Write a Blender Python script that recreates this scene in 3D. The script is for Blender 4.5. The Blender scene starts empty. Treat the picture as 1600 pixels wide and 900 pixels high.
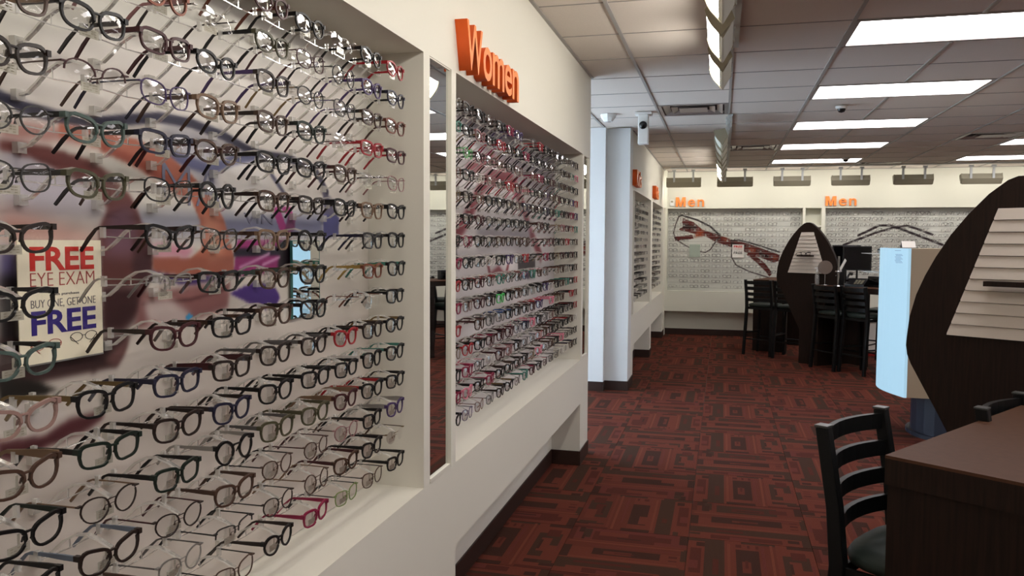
import bpy, bmesh, math, random
import numpy as np
from mathutils import Vector, Matrix
random.seed(7)
rng = np.random.default_rng(5)
SC = bpy.context.scene
C = SC.collection
PI = math.pi

def lin(c):
    return tuple(((x/255)/12.92 if x/255 <= .04045 else ((x/255+.055)/1.055)**2.4) for x in c)

# ------------------------------------------------------------------ camera
cam_d = bpy.data.cameras.new('camera')
cam = bpy.data.objects.new('camera', cam_d)
C.objects.link(cam)
YAW, PITCH, ROLL, FPX = .2547, -.0571, .0055, 1258.0
fw = Vector((-math.sin(YAW)*math.cos(PITCH), math.cos(YAW)*math.cos(PITCH), math.sin(PITCH)))
rt = Vector((math.cos(YAW), math.sin(YAW), 0))
up = rt.cross(fw)
r2 = rt*math.cos(ROLL)+up*math.sin(ROLL)
u2 = -rt*math.sin(ROLL)+up*math.cos(ROLL)
M = Matrix((r2, u2, -fw)).transposed().to_4x4()
M.translation = Vector((0, 0, 1.537))
cam.matrix_world = M
cam_d.sensor_width = 36
cam_d.lens = 36*FPX/1600
cam_d.clip_start = .02
SC.camera = cam

# ------------------------------------------------------------------ light
W = bpy.data.worlds.new('world')
SC.world = W
W.use_nodes = True
bg = W.node_tree.nodes['Background']
bg.inputs[0].default_value = (.74, .86, 1.0, 1)
bg.inputs[1].default_value = 11.0
FLUO = 7.8      # ceiling panels
WASH = 23.0      # wall washers
KIOSK = .80
SC.view_settings.view_transform = 'Standard'
SC.view_settings.look = 'None'
SC.view_settings.exposure = 0.0
SC.view_settings.gamma = 1
SC.view_settings.use_curve_mapping = False

# ------------------------------------------------------------------ helpers
MATS = {}
def nodes_of(m):
    m.use_nodes = True
    nt = m.node_tree
    return nt, nt.nodes['Principled BSDF']

def mat(name, rgb, rough=.6, spec=.4, metal=0, emit=None, estr=0, noise=0, nscale=30, bump=0, bscale=200, coat=0):
    if name in MATS: return MATS[name]
    m = bpy.data.materials.new(name); MATS[name] = m
    nt, b = nodes_of(m)
    c = lin(rgb)
    b.inputs['Base Color'].default_value = (*c, 1)
    b.inputs['Roughness'].default_value = rough
    b.inputs['Specular IOR Level'].default_value = spec
    b.inputs['Metallic'].default_value = metal
    if coat: b.inputs['Coat Weight'].default_value = coat
    if emit:
        b.inputs['Emission Color'].default_value = (*lin(emit), 1)
        b.inputs['Emission Strength'].default_value = estr
    tc = None
    if noise or bump:
        tc = nt.nodes.new('ShaderNodeTexCoord')
    if noise:
        n = nt.nodes.new('ShaderNodeTexNoise'); n.inputs['Scale'].default_value = nscale
        n.inputs['Detail'].default_value = 4
        nt.links.new(tc.outputs['Object'], n.inputs['Vector'])
        r = nt.nodes.new('ShaderNodeMapRange')
        r.inputs['From Min'].default_value = .3; r.inputs['From Max'].default_value = .7
        r.inputs['To Min'].default_value = 1-noise; r.inputs['To Max'].default_value = 1+noise
        nt.links.new(n.outputs['Fac'], r.inputs['Value'])
        mx = nt.nodes.new('ShaderNodeVectorMath'); mx.operation = 'SCALE'
        mx.inputs[0].default_value = c
        nt.links.new(r.outputs['Result'], mx.inputs['Scale'])
        nt.links.new(mx.outputs['Vector'], b.inputs['Base Color'])
    if bump:
        n = nt.nodes.new('ShaderNodeTexNoise'); n.inputs['Scale'].default_value = bscale
        nt.links.new(tc.outputs['Object'], n.inputs['Vector'])
        bp = nt.nodes.new('ShaderNodeBump'); bp.inputs['Strength'].default_value = bump
        bp.inputs['Distance'].default_value = .002
        nt.links.new(n.outputs['Fac'], bp.inputs['Height'])
        nt.links.new(bp.outputs['Normal'], b.inputs['Normal'])
    return m

def wood_mat(name, rgb, rough=.45, axis=2):
    if name in MATS: return MATS[name]
    m = mat(name, rgb, rough, .22)
    nt, b = nodes_of(m)
    tc = nt.nodes.new('ShaderNodeTexCoord'); mp = nt.nodes.new('ShaderNodeMapping')
    s = [60, 60, 60]; s[axis] = 3
    mp.inputs['Scale'].default_value = s
    n = nt.nodes.new('ShaderNodeTexNoise'); n.inputs['Scale'].default_value = 2; n.inputs['Detail'].default_value = 6
    nt.links.new(tc.outputs['Object'], mp.inputs['Vector']); nt.links.new(mp.outputs['Vector'], n.inputs['Vector'])
    cr = nt.nodes.new('ShaderNodeValToRGB'); c = lin(rgb)
    cr.color_ramp.elements[0].position = .3; cr.color_ramp.elements[1].position = .7
    cr.color_ramp.elements[0].color = (c[0]*.6, c[1]*.6, c[2]*.6, 1)
    cr.color_ramp.elements[1].color = (c[0]*1.4, c[1]*1.35, c[2]*1.3, 1)
    nt.links.new(n.outputs['Fac'], cr.inputs['Fac']); nt.links.new(cr.outputs['Color'], b.inputs['Base Color'])
    return m

def clear_mat(name, tint=(1, 1, 1), gloss=.10, rough=.03, milk=0.0, milkcol=(230, 228, 222), cap=.6):
    if name in MATS: return MATS[name]
    m = bpy.data.materials.new(name); MATS[name] = m
    m.use_nodes = True; nt = m.node_tree; nt.nodes.clear()
    o = nt.nodes.new('ShaderNodeOutputMaterial')
    t = nt.nodes.new('ShaderNodeBsdfTransparent'); t.inputs[0].default_value = (*tint, 1)
    g = nt.nodes.new('ShaderNodeBsdfGlossy'); g.inputs['Roughness'].default_value = rough
    fr = nt.nodes.new('ShaderNodeLayerWeight'); fr.inputs['Blend'].default_value = .25
    mr = nt.nodes.new('ShaderNodeMapRange'); mr.inputs['To Min'].default_value = gloss; mr.inputs['To Max'].default_value = cap
    nt.links.new(fr.outputs['Fresnel'], mr.inputs['Value'])
    mx = nt.nodes.new('ShaderNodeMixShader')
    nt.links.new(mr.outputs['Result'], mx.inputs[0])
    src = t
    if milk:
        d = nt.nodes.new('ShaderNodeBsdfDiffuse'); d.inputs[0].default_value = (*lin(milkcol), 1)
        m2 = nt.nodes.new('ShaderNodeMixShader'); m2.inputs[0].default_value = milk
        nt.links.new(t.outputs[0], m2.inputs[1]); nt.links.new(d.outputs[0], m2.inputs[2]); src = m2
    nt.links.new(src.outputs[0], mx.inputs[1]); nt.links.new(g.outputs[0], mx.inputs[2])
    nt.links.new(mx.outputs[0], o.inputs['Surface'])
    return m

class MB:
    """collects shapes into one mesh, with material slots"""
    def __init__(s): s.v = []; s.f = []; s.m = []; s.mats = []
    def slot(s, m):
        if m not in s.mats: s.mats.append(m)
        return s.mats.index(m)
    def add(s, vs, fs, m):
        k = len(s.v); i = s.slot(m)
        s.v += [tuple(v) for v in vs]
        s.f += [tuple(a+k for a in f) for f in fs]; s.m += [i]*len(fs)
    def box(s, a, b, m, X=None):
        x0, y0, z0 = a; x1, y1, z1 = b
        vs = [(x0,y0,z0),(x1,y0,z0),(x1,y1,z0),(x0,y1,z0),(x0,y0,z1),(x1,y0,z1),(x1,y1,z1),(x0,y1,z1)]
        if X is not None: vs = [X @ Vector(v) for v in vs]
        s.add(vs, [(0,3,2,1),(4,5,6,7),(0,1,5,4),(1,2,6,5),(2,3,7,6),(3,0,4,7)], m)
    def prism(s, pts, ext, m, X=None):
        """pts: list of 3d points (planar polygon), ext: extrusion vector"""
        e = Vector(ext); p = [Vector(q) for q in pts]; n = len(p)
        vs = p+[q+e for q in p]
        if X is not None: vs = [X @ v for v in vs]
        fs = [tuple(reversed(range(n))), tuple(range(n, 2*n))]+[(i, (i+1) % n, (i+1) % n+n, i+n) for i in range(n)]
        s.add(vs, fs, m)
    def tube(s, path, r, m, n=6, closed=False, flat=None, caps=True):
        """path list of points; r scalar or list; flat=(a,b) section half sizes"""
        P = [Vector(q) for q in path]; N = len(P); vs = []
        upv = Vector((0, 0, 1))
        for i, q in enumerate(P):
            a = P[(i-1) % N] if (closed or i > 0) else q
            b = P[(i+1) % N] if (closed or i < N-1) else q
            t = (b-a).normalized()
            ref = upv if abs(t.z) < .9 else Vector((1, 0, 0))
            sx = t.cross(ref).normalized(); sy = sx.cross(t).normalized()
            rr = r[i] if isinstance(r, (list, tuple)) else r
            for k in range(n):
                an = 2*PI*(k+.5)/n
                if flat:
                    fx, fy = flat
                    vs.append(q+sx*(fx*rr*(1 if math.cos(an) > 0 else -1))+sy*(fy*rr*(1 if math.sin(an) > 0 else -1)))
                else:
                    vs.append(q+sx*(math.cos(an)*rr)+sy*(math.sin(an)*rr))
        fs = []
        for i in range(N if closed else N-1):
            j = (i+1) % N
            for k in range(n):
                l = (k+1) % n
                fs.append((i*n+k, i*n+l, j*n+l, j*n+k))
        if not closed and caps:
            fs.append(tuple(reversed(range(n)))); fs.append(tuple(range((N-1)*n, N*n)))
        s.add(vs, fs, m)
    def lathe(s, prof, m, n=24, cx=0, cy=0, a0=0, a1=2*PI):
        vs = []; fs = []; full = abs(a1-a0-2*PI) < 1e-6; K = n if full else n+1
        for r, z in prof:
            for k in range(K):
                an = a0+(a1-a0)*k/n
                vs.append((cx+r*math.cos(an), cy+r*math.sin(an), z))
        for i in range(len(prof)-1):
            for k in range(n):
                l = (k+1) % K
                fs.append((i*K+k, i*K+l, (i+1)*K+l, (i+1)*K+k))
        s.add(vs, fs, m)
    def mesh(s, name, smooth=False):
        me = bpy.data.meshes.new(name)
        me.from_pydata(s.v, [], s.f)
        for m in s.mats: me.materials.append(m)
        me.polygons.foreach_set('material_index', s.m)
        if smooth: me.polygons.foreach_set('use_smooth', [True]*len(s.f))
        me.update()
        return me
    def build(s, name, parent=None, smooth=False, bevel=0, **kw):
        o = bpy.data.objects.new(name, s.mesh(name, smooth)); C.objects.link(o)
        if parent: o.parent = parent
        if bevel:
            b = o.modifiers.new('bevel', 'BEVEL'); b.width = bevel; b.segments = 2; b.limit_method = 'ANGLE'
        for k, v in kw.items(): o[k] = v
        return o

def thing(name, label, cat, loc=(0, 0, 0), rz=0, group=None):
    o = bpy.data.objects.new(name, None); C.objects.link(o); o.location = loc; o.rotation_euler.z = rz
    o.empty_display_size = .1
    o['label'] = label; o['category'] = cat
    if group: o['group'] = group
    return o
def tag(o, label, cat, group=None):
    o['label'] = label; o['category'] = cat
    if group: o['group'] = group
    return o
def inst(name, me, parent=None, loc=None, rz=0, scale=None):
    o = bpy.data.objects.new(name, me); C.objects.link(o)
    if parent: o.parent = parent
    if loc is not None: o.location = loc
    o.rotation_euler.z = rz
    if scale: o.scale = scale
    return o
def obmat(o, *ms):
    for i, m in enumerate(ms):
        o.material_slots[i].link = 'OBJECT'; o.material_slots[i].material = m
def copy_thing(root, loc, rz=None, label=None, group=None):
    r = root.copy(); C.objects.link(r); r.location = loc
    if rz is not None: r.rotation_euler.z = rz
    if label: r['label'] = label
    if group: r['group'] = group
    for ch in list(root.children):
        c = ch.copy(); C.objects.link(c); c.parent = r
        for g in ch.children:
            d = g.copy(); C.objects.link(d); d.parent = c
    return r
def text_part(name, body, w, h, depth, m, origin, right, upv, parent=None, offset=0.0, spacing=1.0, bev=0):
    """text fitted to w x h; lower-left at origin, running along right, up along upv"""
    cu = bpy.data.curves.new(name, 'FONT'); cu.body = body; cu.offset = offset; cu.extrude = .5
    cu.space_character = spacing; cu.resolution_u = 3
    tmp = bpy.data.objects.new('tmp', cu); C.objects.link(tmp)
    dg = bpy.context.evaluated_depsgraph_get(); dg.update()
    me = bpy.data.meshes.new_from_object(tmp.evaluated_get(dg))
    bpy.data.objects.remove(tmp); bpy.data.curves.remove(cu)
    n = len(me.vertices); co = np.empty(n*3, 'f'); me.vertices.foreach_get('co', co); co = co.reshape(-1, 3)
    mn = co.min(0); mx = co.max(0)
    q = (co-mn)/np.maximum(mx-mn, 1e-6)
    right = np.array(right, float); upv = np.array(upv, float); nrm = np.cross(right, upv)
    P = np.array(origin, float)+np.outer(q[:, 0]*w, right)+np.outer(q[:, 1]*h, upv)+np.outer(q[:, 2]*depth, nrm)
    me.vertices.foreach_set('co', P.astype('f').ravel()); me.update()
    me.materials.clear(); me.materials.append(m)
    o = bpy.data.objects.new(name, me); C.objects.link(o)
    if parent: o.parent = parent
    return o

ORD = ['first','second','third','fourth','fifth','sixth','seventh','eighth','ninth','tenth','eleventh','twelfth','thirteenth','fourteenth','fifteenth','sixteenth','seventeenth']

# ------------------------------------------------------------------ materials
M_WALL = mat('wall_paint', (222, 219, 207), .65, .25, bump=.05, bscale=350)
M_WALLG = mat('far_wall_paint', (212, 211, 197), .65, .25)
M_COL = mat('column_paint', (218, 219, 218), .6, .25)
M_BASE = mat('rubber_baseboard', (50, 32, 25), .5, .35)
M_TILE = mat('ceiling_tile', (220, 211, 201), .9, .1, noise=.04, nscale=180, bump=.25, bscale=500)
M_TBAR = mat('ceiling_grid_bar', (160, 155, 149), .45, .4)
M_WOOD = wood_mat('dark_wood_laminate', (33, 21, 14), .55)
M_WOODT = mat('dark_wood_top', (80, 54, 39), .6, .12, noise=.07, nscale=45)
M_BLK = mat('black_metal', (12, 13, 13), .45, .25)
M_BLKP = mat('black_plastic', (12, 12, 13), .3, .5)
M_SEAT = mat('dark_green_vinyl', (32, 42, 37), .5, .3)
M_SLAT = mat('slat_cream', (214, 204, 190), .5, .3)
M_ORANGE = mat('orange_letter', (240, 136, 62), .5, .3)
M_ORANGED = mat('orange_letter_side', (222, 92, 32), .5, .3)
M_WHITE = mat('white_plastic', (228, 228, 224), .45, .4)
M_GREYF = mat('fixture_grey', (150, 144, 122), .5, .4)
M_GREYW = mat('fixture_white', (196, 200, 196), .5, .4)
M_LENSON = mat('washer_lens_lit', (255, 250, 240), .5, .2, emit=(250, 244, 234), estr=WASH)
M_LENSOFF = mat('washer_lens_unlit', (200, 212, 204), .3, .5)
M_FLUO = mat('fluorescent_diffuser', (255, 255, 255), .5, .2, emit=(252, 246, 248), estr=FLUO)
M_MIRROR = mat('mirror_silver', (235, 238, 236), .015, .5, metal=1)
M_MIREDGE = mat('mirror_glass_edge', (60, 110, 104), .15, .5)
M_CHROME = mat('brushed_steel', (170, 170, 168), .25, .5, metal=1)
M_KIOSK = mat('kiosk_backlit_blue', (90, 110, 120), .35, .3, emit=(178, 218, 240), estr=KIOSK)
M_KBEIGE = mat('kiosk_beige', (176, 160, 136), .6, .3)
M_KBASE = mat('kiosk_base_blue_grey', (30, 31, 42), .5, .25)
M_ACR = clear_mat('acrylic', (.97, .97, .96), .05, .08, milk=.36, milkcol=(250, 248, 242))
M_LENS = clear_mat('spectacle_lens', (.985, .985, .98), .035, .03, milk=.02, cap=.35)
M_PANE = clear_mat('window_glass', (.95, .98, 1), .05, .01)
M_SLEEVE = clear_mat('sign_sleeve', (1, 1, 1), .02, .05, cap=.15)
M_PAPER = mat('paper_white', (236, 232, 224), .7, .2)
MURAL_A = [
    ('P',(225,219,212),0.018,0,[(1.05,1.855),(1.532,1.971),(2.355,2.012),(2.35,1.631),(1.64,1.649),(1.331,1.703),(1.045,1.713)]),
    ('P',(188,182,192),0.016,0,[(1.045,1.713),(1.041,1.581),(1.26,1.578),(1.278,1.626),(1.173,1.662)]),
    ('P',(162,164,178),0.014,0,[(1.327,1.592),(2.117,1.623),(2.116,1.553),(1.326,1.54)]),
    ('P',(116,118,146),0.01,0,[(1.638,1.582),(2.117,1.599),(2.116,1.556),(1.637,1.551)]),
    ('P',(205,150,138),0.016,0,[(1.041,1.587),(1.102,1.575),(1.259,1.54),(1.258,1.525),(1.039,1.539)]),
    ('P',(180,178,186),0.012,0,[(1.424,1.776),(1.527,1.779),(1.667,1.762),(1.773,1.716),(1.771,1.625),(1.591,1.646),(1.503,1.688)]),
    ('P',(222,218,214),0.01,0,[(1.63,1.743),(1.831,1.721),(1.859,1.613),(1.689,1.606),(1.616,1.662)]),
    ('L',(52,50,72),0.0024,0.0208,[(1.047,1.764),(1.095,1.754),(1.161,1.749),(1.25,1.751),(1.333,1.769),(1.425,1.787),(1.527,1.79),(1.643,1.778),(1.774,1.751),(1.925,1.755),(2.081,1.737),(2.146,1.679)]),
    ('L',(92,94,128),0.0032,0.0256,[(1.446,1.718),(1.525,1.704),(1.597,1.696),(1.679,1.726),(1.774,1.746)]),
    ('L',(92,94,128),0.0032,0.0144,[(1.595,1.7),(1.598,1.646)]),
    ('L',(88,86,110),0.0024,0.0128,[(1.846,1.707),(1.914,1.657)]),
    ('P',(88,84,108),0.004,0,[(2.118,1.685),(2.201,1.649),(2.217,1.598),(2.129,1.605)]),
    ('P',(80,80,132),0.003,0,[(2.121,1.614),(2.222,1.611),(2.217,1.554),(2.12,1.542)]),
    ('P',(160,112,104),0.008,0,[(1.046,1.726),(1.12,1.732),(1.189,1.733),(1.288,1.709),(1.174,1.707),(1.045,1.697)]),
    ('P',(104,58,54),0.004,0,[(1.045,1.697),(1.136,1.695),(1.228,1.683),(1.289,1.66),(1.342,1.618),(1.371,1.567),(1.391,1.536),(1.397,1.488),(1.38,1.443),(1.256,1.452),(1.256,1.559),(1.277,1.596),(1.241,1.63),(1.169,1.655),(1.104,1.675),(1.044,1.68)]),
    ('P',(118,62,60),0.006,0,[(1.045,1.691),(1.136,1.687),(1.227,1.672),(1.278,1.644),(1.262,1.637),(1.17,1.662),(1.104,1.679),(1.044,1.684)]),
    ('P',(112,78,92),0.012,0,[(1.28,1.591),(1.336,1.608),(1.358,1.556),(1.351,1.505),(1.266,1.501),(1.264,1.548)]),
    ('P',(58,28,30),0.008,0,[(1.256,1.452),(1.38,1.446),(1.355,1.387),(1.311,1.36),(1.253,1.361)]),
    ('P',(74,42,46),0.006,0,[(1.343,1.541),(1.391,1.536),(1.397,1.488),(1.381,1.453),(1.337,1.46)]),
    ('P',(172,100,80),0.003,0,[(1.168,1.741),(1.249,1.741),(1.349,1.736),(1.446,1.716),(1.524,1.68),(1.591,1.638),(1.643,1.582),(1.679,1.5),(1.676,1.464),(1.586,1.455),(1.476,1.463),(1.396,1.474),(1.397,1.502),(1.52,1.5),(1.56,1.519),(1.553,1.58),(1.523,1.625),(1.46,1.651),(1.365,1.685),(1.264,1.706),(1.167,1.717)]),
    ('P',(150,76,60),0.004,0,[(1.264,1.718),(1.375,1.696),(1.492,1.653),(1.548,1.587),(1.523,1.616),(1.444,1.647),(1.356,1.679),(1.264,1.701)]),
    ('P',(196,132,108),0.01,0,[(1.562,1.601),(1.626,1.582),(1.649,1.508),(1.587,1.487),(1.57,1.545)]),
    ('P',(200,138,156),0.006,0,[(1.394,1.528),(1.441,1.531),(1.531,1.519),(1.511,1.5),(1.401,1.503)]),
    ('P',(62,42,104),0.003,0,[(1.393,1.474),(1.486,1.457),(1.587,1.458),(1.64,1.447),(1.518,1.439),(1.396,1.455)]),
    ('P',(150,46,112),0.003,0,[(1.693,1.537),(1.928,1.544),(1.936,1.455),(1.675,1.452)]),
    ('P',(32,26,42),0.003,0,[(1.677,1.518),(1.927,1.524),(1.937,1.5),(1.676,1.497)]),
    ('P',(28,18,26),0.005,0,[(1.879,1.534),(1.937,1.541),(1.935,1.445),(1.874,1.451)]),
    ('L',(220,170,205),0.0024,0.0064,[(1.702,1.472),(1.762,1.486),(1.833,1.504)]),
    ('L',(220,170,205),0.0024,0.0064,[(1.802,1.476),(1.882,1.494)]),
    ('P',(160,50,120),0.002,0,[(1.847,1.62),(1.881,1.627),(1.915,1.578),(1.938,1.561),(1.908,1.554),(1.883,1.567)]),
    ('P',(160,50,120),0.002,0,[(1.881,1.627),(1.942,1.626),(1.962,1.591),(1.928,1.578),(1.939,1.602),(1.906,1.611)]),
    ('P',(110,50,92),0.003,0,[(1.929,1.607),(1.965,1.6),(1.961,1.568),(1.928,1.554),(1.908,1.561)]),
    ('P',(140,92,90),0.006,0,[(1.362,1.431),(1.665,1.443),(1.65,1.378),(1.516,1.363),(1.341,1.364)]),
    ('L',(90,50,50),0.0024,0.0064,[(1.366,1.409),(1.517,1.408),(1.646,1.423)]),
    ('P',(205,188,182),0.008,0,[(1.367,1.416),(1.454,1.412),(1.516,1.377),(1.505,1.356),(1.384,1.363)]),
    ('P',(60,150,200),0.002,0,[(1.497,1.373),(1.51,1.378),(1.523,1.371),(1.516,1.362),(1.501,1.363)]),
    ('P',(70,42,118),0.003,0,[(1.659,1.413),(1.761,1.434),(1.855,1.422),(1.883,1.388),(1.86,1.365),(1.823,1.361),(1.743,1.383)]),
    ('P',(96,88,128),0.008,0,[(1.039,1.525),(1.075,1.518),(1.073,1.466),(1.036,1.463)]),
    ('P',(26,20,22),0.008,0,[(1.037,1.48),(1.073,1.478),(1.067,1.299),(1.031,1.305)]),
    ('P',(56,34,34),0.005,0,[(1.033,1.377),(1.253,1.352),(1.329,1.356),(1.314,1.326),(1.292,1.295),(1.235,1.292),(1.067,1.295),(1.031,1.299)]),
    ('P',(105,72,70),0.005,0,[(1.26,1.312),(1.329,1.353),(1.312,1.313),(1.287,1.293)]),
    ('P',(30,26,22),0.004,0,[(1.031,1.316),(1.107,1.298),(1.15,1.273),(1.092,1.271),(1.03,1.272)]),
    ('P',(84,42,46),0.005,0,[(1.028,1.213),(1.118,1.202),(1.172,1.218),(1.249,1.22),(1.256,1.204),(1.216,1.189),(1.147,1.182),(1.05,1.175),(1.027,1.186)]),
    ('P',(198,190,186),0.01,0,[(1.029,1.264),(1.118,1.26),(1.173,1.235),(1.103,1.214),(1.028,1.223)]),
]
MURAL_B = [
    ('P',(128,118,124),0.036,0,[(3.452,2.065),(4.157,2.103),(5.416,2.104),(5.37,1.836),(4.715,1.862),(3.776,1.94)]),
    ('P',(196,190,190),0.024,0,[(3.38,1.9),(3.776,1.94),(4.161,1.924),(3.777,1.833),(3.381,1.833)]),
    ('L',(128,52,62),0.012,0.0748,[(3.312,1.556),(3.505,1.658),(3.692,1.794),(3.867,1.856),(4.233,1.876),(4.505,1.77),(4.723,1.597),(5.012,1.449)]),
    ('L',(150,66,74),0.016,0.044,[(3.479,1.856),(3.866,1.957),(4.383,1.859)]),
    ('L',(62,56,60),0.008,0.0198,[(3.312,1.571),(3.324,1.475)]),
    ('P',(150,144,150),0.032,0,[(3.638,1.631),(4.722,1.638),(4.726,1.494),(3.639,1.502)]),
    ('L',(105,98,104),0.016,0.0484,[(3.477,2.061),(4.158,2.05),(4.71,2.033),(5.426,1.885)]),
    ('P',(70,64,66),0.008,0,[(4.422,1.458),(4.854,1.451),(4.858,1.319),(4.426,1.325)]),
    ('L',(128,52,62),0.008,0.0308,[(3.82,1.425),(3.859,1.366),(4.017,1.398),(4.146,1.348),(4.211,1.415)]),
    ('P',(52,46,48),0.004,0,[(3.324,1.475),(3.377,1.474),(3.377,1.418),(3.324,1.419)]),
]
MURAL_C = [
    ('P',(96,34,28),0.002,0,[(-0.645,1.949),(-0.466,1.885),(-0.318,1.757),(-0.048,1.673),(0.137,1.6),(0.423,1.528),(0.906,1.354),(0.899,1.25),(0.81,1.228),(0.426,1.37),(0.14,1.473),(-0.108,1.556),(-0.254,1.641),(-0.715,1.757),(-0.632,1.81),(-0.654,1.874)]),
    ('P',(96,34,28),0.002,0,[(-0.786,1.639),(-0.483,1.672),(-0.461,1.608),(-0.764,1.57)]),
    ('P',(96,34,28),0.002,0,[(0.426,1.381),(0.568,1.309),(0.691,1.205),(0.804,1.05),(0.756,0.993),(0.694,1.08),(0.55,1.225),(0.386,1.349)]),
    ('P',(150,66,36),0.014,0,[(-0.401,1.757),(-0.297,1.747),(-0.316,1.651),(-0.461,1.629)]),
    ('P',(150,66,36),0.014,0,[(0.424,1.465),(0.545,1.434),(0.507,1.371),(0.425,1.402)]),
    ('P',(150,66,36),0.014,0,[(0.788,1.342),(0.888,1.312),(0.829,1.249)]),
    ('P',(150,66,36),0.014,0,[(-0.027,1.641),(0.096,1.61),(0.056,1.557)]),
    ('P',(48,18,18),0.004,0,[(-0.632,1.853),(-0.402,1.81),(-0.443,1.757),(-0.652,1.789)]),
    ('P',(48,18,18),0.004,0,[(0.138,1.558),(0.383,1.496),(0.344,1.433),(0.14,1.484)]),
    ('P',(48,18,18),0.004,0,[(0.587,1.393),(0.748,1.342),(0.729,1.289),(0.588,1.34)]),
    ('L',(40,30,32),0.0012,0.0286,[(-0.708,1.981),(-0.656,1.996),(-0.404,1.917),(-0.195,1.81),(-0.048,1.673)]),
    ('L',(60,44,44),0.0012,0.0182,[(-0.708,1.981),(-0.758,1.853),(-0.794,1.703),(-0.754,1.596),(-0.605,1.5),(-0.415,1.406),(-0.27,1.381),(-0.188,1.429),(-0.108,1.556),(-0.027,1.652)]),
    ('L',(40,30,32),0.0012,0.0208,[(0.138,1.579),(0.259,1.59),(0.463,1.539),(0.905,1.395)]),
    ('L',(60,44,44),0.0012,0.0182,[(0.169,1.558),(0.153,1.305),(0.227,1.179),(0.432,1.076),(0.756,0.976)]),
]
MURAL_D = [
    ('L',(38,24,30),0.001,0.0364,[(2.09,1.674),(2.222,1.737),(2.386,1.827),(2.552,1.827),(2.751,1.756),(2.998,1.654),(3.309,1.528)]),
    ('L',(38,24,30),0.001,0.0338,[(1.875,1.519),(2.092,1.611),(2.356,1.719),(2.651,1.809),(2.798,1.824),(2.995,1.756),(3.159,1.686)]),
]


# ------------------------------------------------------------------ setting: shell
H = 2.704; XW = -.926; XR = -1.125; YF = 13.6; YFR = 13.79; XE = 6.4; YB = -3.2
ZS, ZT, ZC = .733, 2.136, .425
def struct(o): o['kind'] = 'structure'; return o

def wall_left(name, y0, y1, recs, z_s, z_t, z_c, strips):
    """thick wall with display recesses recs [(ya,yb)], the wall below the fascia set back, piers between, shallow mirror slots"""
    b = MB(); m = M_WALL
    b.box((-1.32, y0, 0), (XR, y1, H), m)
    b.box((XR, y0, z_t), (XW, y1, H), m)
    b.box((XR, y0, z_c), (XW, y1, z_s), m)
    edges = [y0]+[v for r in recs for v in r]+[y1]
    for i in range(0, len(edges), 2):
        a, c = edges[i], edges[i+1]
        if c-a < .01: continue
        st = [s for s in strips if s[0] >= a-.01 and s[1] <= c+.01]
        if not st: b.box((XR, a, z_s), (XW, c, z_t), m)
        else:
            q = a
            for s0, s1 in st:
                b.box((XR, q, z_s), (XW, s0, z_t), m); b.box((XR, s0, z_s), (XW-.009, s1, z_t), m); q = s1
            if c > q: b.box((XR, q, z_s), (XW, c, z_t), m)
        b.box((XR, a+(0 if i else 0), 0), (XW, c, z_c), m)
    return struct(b.build(name))

MIR1 = (2.484, 2.702); MIR2 = (5.50, 5.70)
wall_left('wall_left', YB, 5.76, [(-.30, 2.43), (2.752, 5.44)], ZS, ZT, ZC, [MIR1, MIR2])
wall_left('wall_left', 8.60, YF, [(8.82, 10.90), (11.15, 13.20)], .745, 2.10, .415, [(8.66, 8.78)])
# baseboards of the left wall
def base(name, segs, h=.1):
    b = MB()
    for (x0, y0, x1, y1) in segs: b.box((x0, y0, 0), (x1, y1, h), M_BASE)
    return struct(b.build(name, bevel=.003))
t = .008
base('baseboard_left', [(XR, 2.752, XR+t, 5.42), (XR, 5.42-t, XW, 5.42), (XW, 5.42-t, XW+t, 5.76+t), (-1.32, 5.76, XW, 5.76+t),
                        (XW, YB, XW+t, 2.752), (XR, 2.752, XW+t, 2.752+t)])
# entrance alcove with storefront daylight
b = MB()
b.box((-3.4, 5.60, 0), (-1.32, 5.76, H), M_COL)
b.box((-3.4, 8.22, 0), (-1.165, 8.40, H), M_COL)
b.box((-1.165, 8.32, 0), (XW, 8.60, H), M_COL)
b.box((-1.32, 8.32, 0), (-1.165, 8.62, H), M_COL)
struct(b.build('wall_alcove'))
base('baseboard_alcove', [(-3.3, 8.22-t, -1.165, 8.22), (-1.165, 8.32-t, XW+t, 8.32), (XW, 8.32, XW+t, 8.80), (-1.165, 8.22-t, -1.165+t, 8.32)])
base('baseboard_left', [(XR, 8.82, XR+t, 10.88), (XR, 10.88-t, XW, 10.88), (XW, 10.88-t, XW+t, 11.15), (XR, 11.15, XR+t, 13.18),
                        (XR, 13.18-t, XW, 13.18), (XW, 13.18-t, XW+t, 13.79)])
# storefront window: frame, mullions, panes
wf = MB()
y0, y1, xw = 5.76, 8.22, -3.3
for ya, yb, za, zb in ((y0, y1, 0, .09), (y0, y1, 2.60, H), (y0, y0+.06, 0, H), (y1-.06, y1, 0, H), (6.95, 7.03, 0, H), (y0, y1, 2.10, 2.16)):
    wf.box((xw-.03, ya, za), (xw+.03, yb, zb), M_CHROME)
win = struct(wf.build('window_1'))
for ya, yb in ((y0+.06, 6.95), (7.03, y1-.06)):
    for za, zb in ((.09, 2.10), (2.16, 2.60)):
        q = MB(); q.box((xw-.004, ya, za), (xw+.004, yb, zb), M_PANE); q.build('pane', win)
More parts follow.
